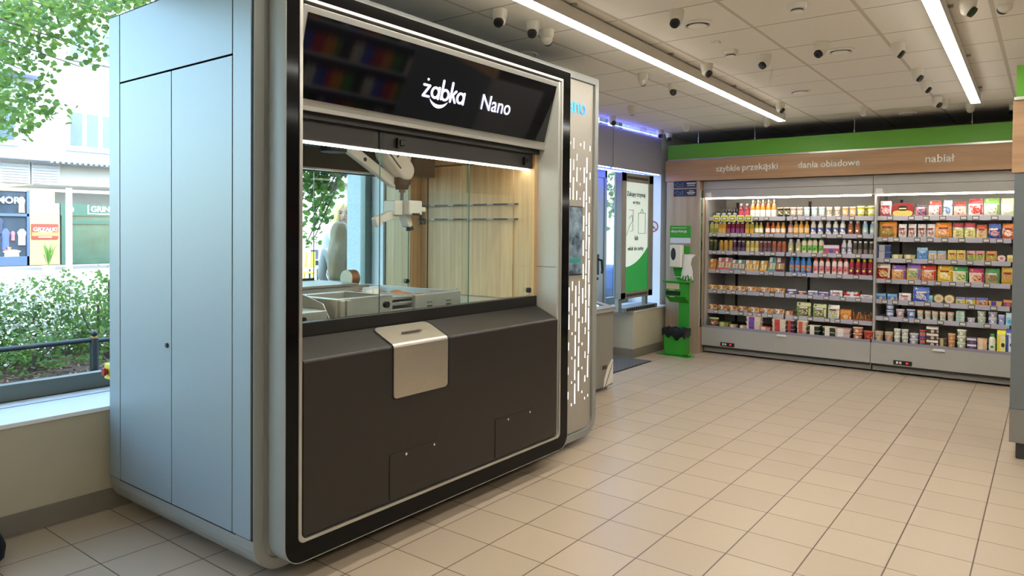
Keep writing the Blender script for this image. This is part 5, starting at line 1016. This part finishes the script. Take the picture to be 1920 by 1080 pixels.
# ------------------------------------------------------------------ outside
GX = pm('b9b4ad', .9, 0, .12, 2)
struct('pavement', MB().box(-60, -4.95, -40, 90, -.3, -.02), pm('7e7b76', .9, 0, .08, 3))
struct('soil_bed', MB().box(-11.5, -5.3, -12, 5.6, -.05, .0), pm('4a382a', 1, 0, .5, 22, bump=.8))
lawn = mesh_obj('lawn', MB().box(-12, -5.3, 10.5, 24, -.03, .01), pm('5f9a3a', 1, 0, .35, 30, bump=.8)); tag(lawn, 'short green lawn outside the right window', 'grass', kind='stuff')
LEAF = [pm('36602a', .6, 0, .35, 3), pm('4c7032', .6, 0, .3, 3), pm('2a4e2a', .6, 0, .3, 3)]
for lm in LEAF:
    b = lm.node_tree.nodes['Principled BSDF']; b.inputs['Transmission Weight'].default_value = 0; b.inputs['Subsurface Weight'].default_value = 0
    # thin leaf: let some light through
    t = lm.node_tree; tr = t.nodes.new('ShaderNodeBsdfTranslucent'); ms = t.nodes.new('ShaderNodeMixShader'); ms.inputs[0].default_value = .45; out = t.nodes['Material Output']
    tr.inputs[0].default_value = lin('7f9c48'); t.links.new(b.outputs[0], ms.inputs[1]); t.links.new(tr.outputs[0], ms.inputs[2]); t.links.new(ms.outputs[0], out.inputs[0])
def leaves(mb, blobs, size, dens, rnd):
    for (cx, cy, cz, rx, ry, rz) in blobs:
        for _ in range(int(dens * rx*ry*rz)):
            while True:
                p = Vector((rnd.uniform(-1,1), rnd.uniform(-1,1), rnd.uniform(-1,1)))
                if p.length < 1: break
            c = Vector((cx + p.x*rx, cy + p.y*ry, cz + p.z*rz)); s = size*rnd.uniform(.6, 1.15)
            a = Vector((rnd.gauss(0,1), rnd.gauss(0,1), rnd.gauss(0,.6))).normalized(); b = a.cross(Vector((rnd.gauss(0,1), rnd.gauss(0,1), rnd.gauss(0,1)))).normalized(); k = a.cross(b)*s*.12
            mb.add([c - a*s*.5, c + b*s*.42 - a*s*.2 + k, c + b*s*.36 + a*s*.25 + k, c + a*s*.6, c - b*s*.36 + a*s*.25 + k, c - b*s*.42 - a*s*.2 + k], [(0,1,2,3), (0,3,4,5)])
    return mb
BARK = pm('5b5147', .9, 0, .3, 20, bump=.8)
rnd = random.Random(3)
def at(px, py, d):   # world point seen in a direction at a given distance (layout helper for the planting)
    x = (px-960)/1331.2; y = -(py-457.4)/1331.2; v = F_ + R_*x + U_*y; return Vector((0,0,1.465)) + v*d
def blob(px, py, r, d, q=1.0):
    c = at(px, py, d); R = r/1331.2*d; return (c.x, c.y, c.z, R*1.2, R*1.2, R*q)
def tree(name, label, trunk, h, blobs, dens, size, rnd, r=.13):
    t = thing(name, label, 'tree', trunk, 'street trees outside')
    tx, ty, tz = trunk
    mesh_obj('trunk', MB().cyl(trunk, (tx+.1, ty, h*.6), r, r*.8, 12).cyl((tx+.1, ty, h*.6), (tx-.2, ty-.1, h), r*.8, r*.4, 10), BARK, t)
    br = MB()
    for b in blobs[:9]:
        a = Vector((tx, ty, min(h, max(h*.55, b[2]+.3)))); c = Vector(b[:3]); mid = (a+c)/2 + Vector((0,0,.35)); br.cyl(a, mid, r*.2, r*.12, 7).cyl(mid, c, r*.12, r*.04, 6)
    mesh_obj('branch', br, BARK, t)
    for j, lm in enumerate(LEAF):
        mesh_obj('foliage', leaves(MB(), blobs, size, dens/3, rnd), lm, t)
    return t
D0 = 8.6
B1 = [blob(*a, D0) for a in ((20,60,62),(85,30,62),(150,35,55),(215,25,50),(262,-5,40),(172,95,38),(150,125,20),(40,130,52),(18,190,58),(75,195,34),(112,205,24),(128,225,15),(140,245,10),(28,242,30),(52,252,16),(180,140,14),(75,90,20),(100,60,26))]
B1 += [blob(*a, 10.2) for a in ((-60,40,90),(60,-40,90),(180,-60,90),(300,-60,80),(-80,160,80),(10,250,22),(30,215,35))]
tree('lime_tree', 'leafy lime tree with branches hanging in front of the left window', (-11.2, 1.2, 0), 6, B1, 2300, .085, rnd)
B2 = [blob(*a, 12.5) for a in ((580,335,30),(600,350,26),(572,375,22),(606,395,24),(585,410,22),(590,445,18),(575,455,14),(618,335,22),(622,360,22),(610,300,40),(560,300,50),(630,300,40),(628,400,20))]
tree('street_tree', 'leafy tree seen through the kiosk windows behind the two women', (-9.5, 8.35, 0), 5, B2, 3200, .11, rnd, .17)
B3 = [blob(*a, 14) for a in ((1142,345,16),(1150,365,16),(1140,385,14),(1150,400,14),(1145,330,14),(1180,228,20),(1150,222,16),(1142,420,10))]
tree('park_tree', 'green tree seen through the narrow glass beside the entrance', (-7.9, 14.6, 0), 4.2, B3, 1800, .12, rnd)
FLW = pm('f4f2ea', .7, 0, .03)
SB = [(-9.2, 1.2, 1.0, .75, 'flowering'), (-9.0, 2.3, .95, .75, 'flowering'), (-9.3, 3.0, .85, .7, 'flowering'), (-9.0, 3.75, .68, .5, 'green'), (-8.6, 4.35, .62, .5, 'green'), (-10.3, 2.0, 1.25, .6, 'flowering'), (-8.3, 1.7, .45, .55, 'lower'), (-8.2, 2.8, .42, .5, 'lower'), (-8.4, 3.6, .35, .45, 'lower'), (-10.0, 4.3, .95, .4, 'tall'), (-9.7, 3.7, .9, .35, 'tall')]
cnt = {}
for x, y, h, r, kd in SB:
    cnt[kd] = cnt.get(kd, 0) + 1
    dsc = {'flowering': 'shrub covered in small white flowers in the bed', 'green': 'dense green shrub without flowers in the bed', 'lower': 'low spreading green plant near the rail', 'tall': 'tall thin green shrub in front of the dark glass'}[kd]
    t = thing('flowering_shrub' if kd == 'flowering' else 'green_shrub', '%s, %s one from the left' % (dsc, ORD[cnt[kd]-1]), 'shrub', (x, y, 0), 'shrubs in the flower bed')
    bl = [(x + rnd.uniform(-.25,.25)*r, y + rnd.uniform(-.3,.3)*r, h*k, r*(1.05-.45*k), r*(1.1-.5*k), h*.28) for k in (.2, .5, .78)]
    mesh_obj('stem', MB().cyl((x,y,0), (x,y,h*.8), .015, n=6).cyl((x,y,0), (x+.2*r,y+.3*r,h*.7), .01, n=6).cyl((x,y,0), (x-.2*r,y-.3*r,h*.7), .01, n=6), BARK, t)
    mesh_obj('foliage', leaves(MB(), bl, .052, 5200, rnd), LEAF[len(SB) % 2 if kd != 'green' else 2], t)
    mesh_obj('foliage', leaves(MB(), bl, .048, 2600, rnd), LEAF[1], t)
    if kd == 'flowering' or kd == 'lower':
        mesh_obj('flowers', leaves(MB(), [(a,b,c+.05,d*1.08,e*1.08,f*1.08) for a,b,c,d,e,f in bl[0 if kd == 'flowering' else 1:]], .034, 7000 if kd == 'flowering' else 1200, rnd), FLW, t)
mu = MB()
for _ in range(2600):
    x, y = rnd.uniform(-8.6, -5.4), rnd.uniform(.5, 5.2); a = rnd.uniform(0, PI); l = rnd.uniform(.015, .04); mu.obox((x, y, rnd.uniform(0, .02)), (math.cos(a)*l, math.sin(a)*l, rnd.uniform(-.01,.01)), (-math.sin(a)*.008, math.cos(a)*.008, 0), (0,0,.003))
tag(mesh_obj('bark_mulch', mu, pm('7a6450', .9, 0, .5, 30)), 'brown bark mulch chips covering the bed below the window', 'mulch', kind='stuff')
# rail and bollard
rl = thing('low_rail', 'dark low metal rail with a ball-topped post in front of the bed', 'rail', (-7.8, 3.2, 0))
RM = pm('3f464a', .5, .5)
mesh_obj('rail_tube', MB().cyl((-7.8, -4, .305), (-7.8, 3.18, .315), .025).cyl((-7.8, 3.24, .30), (-7.8, 7, .285), .022), RM, rl)
mesh_obj('post', MB().cyl((-7.8, 3.21, -.02), (-7.8, 3.21, .33), .04, n=16), RM, rl)
mesh_obj('post_collar', MB().cyl((-7.8, 3.21, .33), (-7.8, 3.21, .345), .032, n=16), pm('c88a3a', .5), rl)
mesh_obj('post_ball', MB().sphere((-7.8, 3.21, .378), .034), pm('2a2e33', .3), rl)
# far building
bd = thing('apartment_building', 'bright pale apartment building across the street with shops below', 'building', (-31, 12, 0))
FW = pm('909294', .85, 0, .03, 1)
mesh_obj('wall', MB().box(-33, -31.0, 2, 60, 3.93, 14), FW, bd)
mesh_obj('shop_wall', MB().box(-33, -31.2, 2, 60, -.1, 3.93), pm('888682', .85), bd)
mesh_obj('eaves', MB().box(-31.3, -30.5, 2, 60, 4.0, 4.16), pm('a9b8cc', .6), bd)
ev = MB()
for k in range(12): ev.box(-30.6, -30.5, 11.0+k*.2, 11.1+k*.2, 3.93, 4.0)
mesh_obj('eaves_teeth', ev, pm('5a6a80', .6), bd)
PG = pm('35465a', .2, 0, .4, 1.2)
for wy0, wy1, wz0, wz1, n_ in ((11.8, 14.2, 4.62, 6.1, 4), (7.6, 10.05, 4.62, 6.1, 3), (11.8, 14.2, 8.2, 9.6, 4), (7.6, 9.9, 8.2, 9.6, 3), (16.4, 18.6, 4.62, 6.1, 4), (20.5, 22.7, 4.62, 6.1, 4)):
    wf = mesh_obj('window', MB().box(-31.02, -30.96, wy0, wy1, wz0, wz1).box(-31.0, -30.85, wy0-.1, wy1+.1, wz0-.12, wz0-.04), pm('b4b4b4', .5), bd)
    st_ = (wy1-wy0)/n_
    mesh_obj('pane', (lambda mb: [mb.box(-30.965, -30.95, wy0+k*st_+.08, wy0+(k+1)*st_-.08, wz0+.08, wz1-.08) for k in range(n_)] and mb)(MB()), PG, wf)
bl_ = mesh_obj('balcony', MB().box(-31.0, -30.2, 8.6, 10.7, 7.1, 7.2), pm('8090b0', .6), bd)
rb_ = MB()
for k in range(12): rb_.box(-30.22, -30.2, 8.6+k*.19, 8.62+k*.19, 7.2, 8.1)
rb_.box(-30.24, -30.18, 8.6, 10.7, 8.05, 8.12); mesh_obj('balcony_rail', rb_, pm('5a6ea8', .5), bl_)
for y0, y1 in ((7.9, 9.53), (9.56, 10.53), (10.58, 11.55)):
    lv = MB().box(-31.2, -31.1, y0, y1, 3.1, 3.97); 
    for k in range(8): lv.prism([(-31.1, y0+.04, 3.14+k*.1), (-31.04, y0+.04, 3.14+k*.1), (-31.1, y0+.04, 3.20+k*.1)], (0, y1-y0-.08, 0))
    mesh_obj('louvre_panel', lv, pm('9c9ca0', .6), bd)
TAN = pm('85765c', .85, 0, .06, 2)
mesh_obj('lintel', MB().box(-31.2, -31.0, 6, 10.9, 2.80, 3.08), TAN, bd)
pr = mesh_obj('stone_pier', MB().box(-31.2, -30.98, 10.47, 11.50, 0, 2.95), TAN, bd)
jt_ = MB()
for z in (.75, 1.4, 2.0, 2.45): jt_.box(-30.985, -30.975, 10.47, 11.5, z, z+.015)
mesh_obj('stone_joint', jt_, pm('8a7a60', .9), pr)
shp = mesh_obj('shop_front', MB().box(-31.1, -31.05, 6, 10.45, 0, 2.85), pm('26303e', .2, 0, .6, 3), bd)
fb = MB().box(-31.06, -30.98, 10.38, 10.46, 0, 2.85).box(-31.06, -30.98, 6, 10.45, 1.86, 1.96).box(-31.06, -30.98, 8.2, 8.3, 0, 2.85).box(-31.06, -30.98, 6, 10.45, 0, .35)
mesh_obj('shop_frame', fb, pm('34486a', .5), shp)
text('window_lettering', 'EMOR', (-31.0, 9.25, 2.34), (0,1,0), (0,0,1), width=.92, mat=em('e8ffff', 1.3), parent=shp, bold=.02, depth=.01)
CLM = [('e8e6e4', 10.08, .78, .3, .6), ('d05a6a', 9.86, .95, .15, .35), ('3a4a90', 9.55, .6, .3, .8), ('c8a070', 10.1, 2.0, .25, .6), ('e8e8f0', 9.6, .35, .6, .25), ('d86050', 9.6, .55, .3, .16), ('24304a', 9.3, 1.2, .35, .6)]
for c, y, z, wd, h in CLM:
    mesh_obj('displayed_garment', MB().loft([[(-31.04, y+wd*f*math.cos(a)*.5+wd/2, z + h*k + .0*a) if 0 else (-31.04+.06*math.sin(a), y+wd/2+wd*f*math.cos(a)*.5, z+h*k) for a in [2*PI*i/10 for i in range(10)]] for k, f in ((0,.8),(.5,.75),(.78,1.0),(.95,.5),(1,.3))], cap0=True, cap1=True), pm(c, .8), shp)
sg = thing('red_shop_sign', 'small red white and yellow sign on the tan stone pier across the street', 'sign', (-30.97, 11, 1.0))
mesh_obj('sign_board', MB().box(-30.975, -30.93, 10.52, 11.43, 1.02, 1.58), pm('c82820', .6), sg)
mesh_obj('yellow_band', MB().box(-30.93, -30.925, 10.53, 11.42, 1.13, 1.25), pm('e8d040', .6), sg)
text('sign_lettering', 'GRZAŁKI', (-30.92, 10.57, 1.30), (0,1,0), (0,0,1), width=.82, mat=em('ffffff', .6), parent=sg, bold=.008, depth=.006)
mesh_obj('small_lettering', MB().box(-30.93, -30.92, 10.75, 11.2, 1.06, 1.09).box(-30.93, -30.92, 10.75, 11.2, 1.265, 1.285), pm('ffffff', .6), sg)
DGR = pm('24443c', .5)
gs = thing('dark_green_shop_front', 'dark green shop front with white letters and a skull emblem across the street', 'shop front', (-31, 13, 0))
mesh_obj('sign_board', MB().box(-31.1, -30.95, 11.52, 16, 1.93, 2.42), DGR, gs)
text('sign_lettering', 'GRIN', (-30.94, 12.62, 2.10), (0,1,0), (0,0,1), width=.72, mat=em('eefaf6', .9), parent=gs, bold=.02, depth=.006)
mesh_obj('letter_frame', MB().box(-30.95, -30.94, 12.50, 12.54, 2.0, 2.36).box(-30.95, -30.94, 12.5, 14, 2.0, 2.03), em('eefaf6', .9), gs)
mesh_obj('skull_emblem', MB().sphere((-30.93, 11.83, 2.17), .16, sc_=(.15,1,.9)).box(-30.95, -30.92, 11.75, 11.91, 1.98, 2.08), pm('c8e8dc', .6), gs)
mesh_obj('emblem_eyes', MB().sphere((-30.905, 11.77, 2.18), .035, sc_=(.3,1,1)).sphere((-30.905, 11.89, 2.18), .035, sc_=(.3,1,1)), DGR, gs)
mesh_obj('shop_glass', MB().box(-31.1, -31.0, 11.7, 16, 0, 1.93), pm('2b443c', .15, 0, .5, 1.5), gs)
mesh_obj('glass_frame', MB().box(-31.02, -30.95, 11.55, 11.72, 0, 1.93).box(-31.02, -30.95, 11.72, 16, 1.6, 1.75), DGR, gs)
aw = thing('street_parasol', 'large white rectangular parasol on a white pole in front of the shops', 'parasol', (-26.5, 10.2, 0))
mesh_obj('canopy', MB().loft([[(-28.2,8.8,2.80),(-25.2,8.8,2.80),(-25.2,15,2.86),(-28.2,15,2.86)], [(-27.5,10.5,2.98),(-26.0,10.5,2.98),(-26.0,14,3.0),(-27.5,14,3.0)]], cap1=True, cap0=True), pm('9c9c9a', .8), aw)
mesh_obj('valance', MB().box(-27.02, -27.0, 9.88, 15, 2.27, 2.66), pm('8e9090', .8), aw)
mesh_obj('pole', MB().box(-26.6, -26.45, 10.05, 10.20, 0, 2.8), pm('ffffff', .6), aw)
fp = thing('potted_palm', 'small palm in a white pot on the far pavement', 'potted plant', (-24, 8.6, 0))
mesh_obj('pot', MB().lathe([(.12,0),(.17,.3),(.15,.3),(.14,.26)], (0,0,0), 14), pm('ffffff', .6), fp, world=False)
fr = MB()
for k in range(26):
    a = k*2.4; p0 = Vector((0,0,.26)); tip = Vector((math.cos(a)*.3*(1-.3*(k%3)), math.sin(a)*.3*(1-.3*(k%3)), .75+.35*(k%4)/3)); mid = (p0+tip)/2 + Vector((0,0,.12)); sd_ = Vector((-math.sin(a), math.cos(a), 0))*.025
    fr.add([p0, mid-sd_, tip, mid+sd_], [(0,1,2,3)])
mesh_obj('fronds', fr, LEAF[1], fp, world=False)
# things on the pavement seen through the kiosk
af = thing('pavement_sign', 'white framed pavement board with dark poster seen through the kiosk', 'board', (-14, 10.65, 0))
mesh_obj('board_frame', MB().box(-14.03, -13.97, 10.50, 10.80, .52, 1.03), pm('ffffff', .6), af)
mesh_obj('board_poster', MB().box(-13.97, -13.965, 10.54, 10.76, .60, .98), pm('3a3e60', .6, 0, .5, 8), af)
mesh_obj('board_leg', MB().box(-14.02, -13.98, 10.52, 10.55, 0, .52).box(-14.02, -13.98, 10.75, 10.78, 0, .52), DGREY, af)
yc = thing('yellow_chair', 'yellow outdoor chair on the pavement beside the framed board', 'chair', (-14, 10.35, 0))
YC = pm('e0c838', .5)
mesh_obj('seat', MB().box(-.2,.2,-.2,.2,.43,.46), YC, yc, bevel=.01, world=False); mesh_obj('backrest', MB().prism([(-.2,.17,.55),(.2,.17,.55),(.17,.2,.93),(-.17,.2,.93)], (0,.025,0)), YC, yc, bevel=.01, world=False)
for a in (-.17,.17):
    for b in (-.17,.17): mesh_obj('leg', MB().cyl((a,b,0),(a*.9,b*.9,.44),.015), YC, yc, world=False)
tb = thing('bistro_table', 'small round table with thin foot on the pavement', 'table', (-14, 10.87, 0))
mesh_obj('table_top', MB().cyl((0,0,.72),(0,0,.745),.2,n=20), WHITE, tb, world=False); mesh_obj('table_post', MB().cyl((0,0,.01),(0,0,.72),.02), DGREY, tb, world=False); mesh_obj('table_foot', MB().cyl((0,0,-.01),(0,0,.012),.14,n=18), DGREY, tb, world=False)
# ------------------------------------------------------------------ two women outside the window
SKIN = pm('d9a88c', .55, 0, .04, 12)
def skin_body(name, joints, edges, mat, parent):
    me = bpy.data.meshes.new(name); me.from_pydata([j[:3] for j in joints], edges, []); o = bpy.data.objects.new(name, me); COL.objects.link(o); o.parent = parent
    me.materials.append(mat)
    sk = o.modifiers.new('skin', 'SKIN'); sk.use_smooth_shade = True
    for v, j in zip(me.skin_vertices[0].data, joints): v.radius = (j[3], j[4] if len(j) > 4 else j[3]); v.use_root = False
    me.skin_vertices[0].data[0].use_root = True
    ss = o.modifiers.new('sub', 'SUBSURF'); ss.levels = 2; ss.render_levels = 2
    return o
def woman(label, loc, rz, H, hairc, topc, trc, hands):
    t = thing('person', label, 'person', loc); t.rotation_euler = (0, 0, rz); s = H/1.70
    J = lambda *a: tuple(v*s for v in a)
    # faces -Y in local space
    j = [J(0,0,.93,.15,.11), J(0,0,1.08,.12,.09), J(0,.01,1.25,.145,.10), J(0,.01,1.40,.11,.075), J(0,0,1.47,.05,.05), J(0,-.01,1.53,.047,.05), J(0,-.01,1.56,.05,.055),
         J(.16,.01,1.385,.052), J(.20,.03,1.12,.04), J(.17,-.14,.98,.028), J(.15,-.18,.95,.026),
         J(-.16,.01,1.385,.052), J(-.20,.03,1.12,.04), J(-.17,-.14,.98,.028), J(-.15,-.18,.95,.026),
         J(.09,0,.88,.09), J(.10,-.01,.50,.06), J(.10,.02,.10,.04), J(.10,-.09,.035,.03),
         J(-.09,0,.88,.09), J(-.10,-.01,.50,.06), J(-.10,.02,.10,.04), J(-.10,-.09,.035,.03)]
    e = [(0,1),(1,2),(2,3),(3,4),(4,5),(5,6),(3,7),(7,8),(8,9),(9,10),(3,11),(11,12),(12,13),(13,14),(0,15),(15,16),(16,17),(17,18),(0,19),(19,20),(20,21),(21,22)]
    body = skin_body('body', j, e, SKIN, t)
    # head with face
    hd = MB(); cz = 1.60*s; rows = []
    for k in range(13):
        a = PI*k/12; zz = -math.cos(a)*.115*s; rr_ = math.sin(a)**.8*.082*s; taper = 1 - .18*max(0, -zz/(.115*s))
        rows.append([(rr_*taper*math.cos(q), rr_*1.12*math.sin(q) - (.012*s if abs(zz) < .02*s and math.sin(q) < -.98 else 0), cz+zz) for q in [2*PI*i/20 for i in range(20)]])
    hd.loft(rows, smooth=True, cap0=True, cap1=True)
    head = mesh_obj('head', hd, SKIN, t, world=False)
    mesh_obj('nose', MB().sphere((0, -.094*s, cz-.012*s), .014*s, 8, 6, (.8, 1.0, 1.6)), SKIN, head, world=False)
    for q in (-1, 1):
        mesh_obj('eye', MB().sphere((q*.031*s, -.083*s, cz+.012*s), .012*s, 10, 6, (1.2,.5,.7)), pm('2e2420', .3), head, world=False)
        mesh_obj('eyebrow', MB().obox((q*.031*s, -.088*s, cz+.034*s), (.017*s,0,0), (0,.003*s,0), (0,0,.003*s)), pm('6a4a30', .7), head, world=False)
        mesh_obj('ear', MB().sphere((q*.080*s, 0, cz), .022*s, 8, 6, (.35,.7,1)), SKIN, head, world=False)
    mesh_obj('mouth', MB().sphere((0, -.084*s, cz-.055*s), .020*s, 10, 6, (1.1,.3,.35)), pm('b05a58', .5), head, world=False)
    # long hair: open towards the face, falling on the shoulders
    hr = MB(); rows = []; n_ = 22
    for k in range(15):
        f = k/14
        if f < .35: a = f/.35*PI/2; z = cz + (.128*math.cos(a))*s; rad = .100*math.sin(a)**.7*s
        else: g = (f-.35)/.65; z = cz - g*.52*s; rad = (.098 + .012*math.sin(g*PI*.9) - .02*g)*s
        row = []
        for i in range(n_):
            q = math.radians(-90 + (28 if z < cz+.06*s else 4) + (360 - 2*(28 if z < cz+.06*s else 4))*i/(n_-1)); w_ = 1 + .06*math.sin(7*q + k*.9)
            row.append((rad*w_*math.cos(q)*1.02, rad*w_*math.sin(q)*1.05 + (.015 + (0 if f < .35 else .085*min(1, max(0, g-.15)/.25)))*s, z))
        rows.append(row)
    v = [p for r_ in rows for p in r_]; hr.add(v, [(k*n_+i, k*n_+i+1, (k+1)*n_+i+1, (k+1)*n_+i) for k in range(14) for i in range(n_-1)], True)
    ho = mesh_obj('hair', hr, pm(hairc, .5, 0, .3, 30, aniso=(8,8,.6)), t, world=False); so_ = ho.modifiers.new('t', 'SOLIDIFY'); so_.thickness = .02*s
    # clothes follow the body: slightly fuller shells
    TP = pm(topc, .85, 0, .08, 12, bump=.4)
    jt = [J(0,0,.92,.17,.125), J(0,0,1.08,.135,.105), J(0,.01,1.25,.16,.115), J(0,.01,1.395,.122,.085), J(.165,.01,1.385,.062), J(.205,.03,1.12,.052), J(.18,-.10,1.01,.042), J(-.165,.01,1.385,.062), J(-.205,.03,1.12,.052), J(-.18,-.10,1.01,.042)]
    skin_body('blouse', jt, [(0,1),(1,2),(2,3),(3,4),(4,5),(5,6),(3,7),(7,8),(8,9)], TP, t)
    jp = [J(0,0,.93,.155,.12), J(.09,0,.86,.10), J(.10,-.01,.50,.078), J(.10,.02,.12,.06), J(-.09,0,.86,.10), J(-.10,-.01,.50,.078), J(-.10,.02,.12,.06)]
    skin_body('trousers', jp, [(0,1),(1,2),(2,3),(0,4),(4,5),(5,6)], pm(trc, .85, 0, .1, 20), t)
    for q in (-1, 1):
        mesh_obj('shoe', MB().sphere((q*.10*s, -.05*s, .03*s), .05*s, 12, 8, (.85, 2.3, .75)), WHITE, t, world=False)
        hb = Vector((q*.15*s, -.19*s, .945*s))
        mesh_obj('hand', MB().sphere(hb + Vector((0,-.03*s,0)), .034*s, 10, 6, (.55, 1.2, 1.0)), SKIN, t, world=False)
        for k in range(4): mesh_obj('finger', MB().cyl(hb + Vector((0,-.06*s,.022*s-.014*k*s)), hb + Vector((-q*.008*s,-(.10+.008*(1.5-abs(k-1.5)))*s,.016*s-.014*k*s)), .0085*s, .007*s, 8).cyl(hb + Vector((-q*.008*s,-(.10+.008*(1.5-abs(k-1.5)))*s,.016*s-.014*k*s)), hb + Vector((-q*.02*s,-(.125)*s,-.014*k*s)), .007*s, .006*s, 8), SKIN, t, world=False)
        mesh_obj('thumb', MB().cyl(hb + Vector((0,-.02*s,.025*s)), hb + Vector((-q*.015*s,-.06*s,.05*s)), .010*s, .008*s, 8), SKIN, t, world=False)
    return t
woman('woman with long blonde hair in a white blouse facing the kiosk from outside', (-6.45, 5.32, -.02), math.radians(52), 1.76, 'e2b878', 'f2f0ee', 'e8e6e4', 0)
woman('woman with long brown hair and grey top standing with her back to the window', (-5.75, 4.70, -.02), math.radians(215), 1.54, '7a5f3c', 'a8a09c', '8aa4d0', 0)
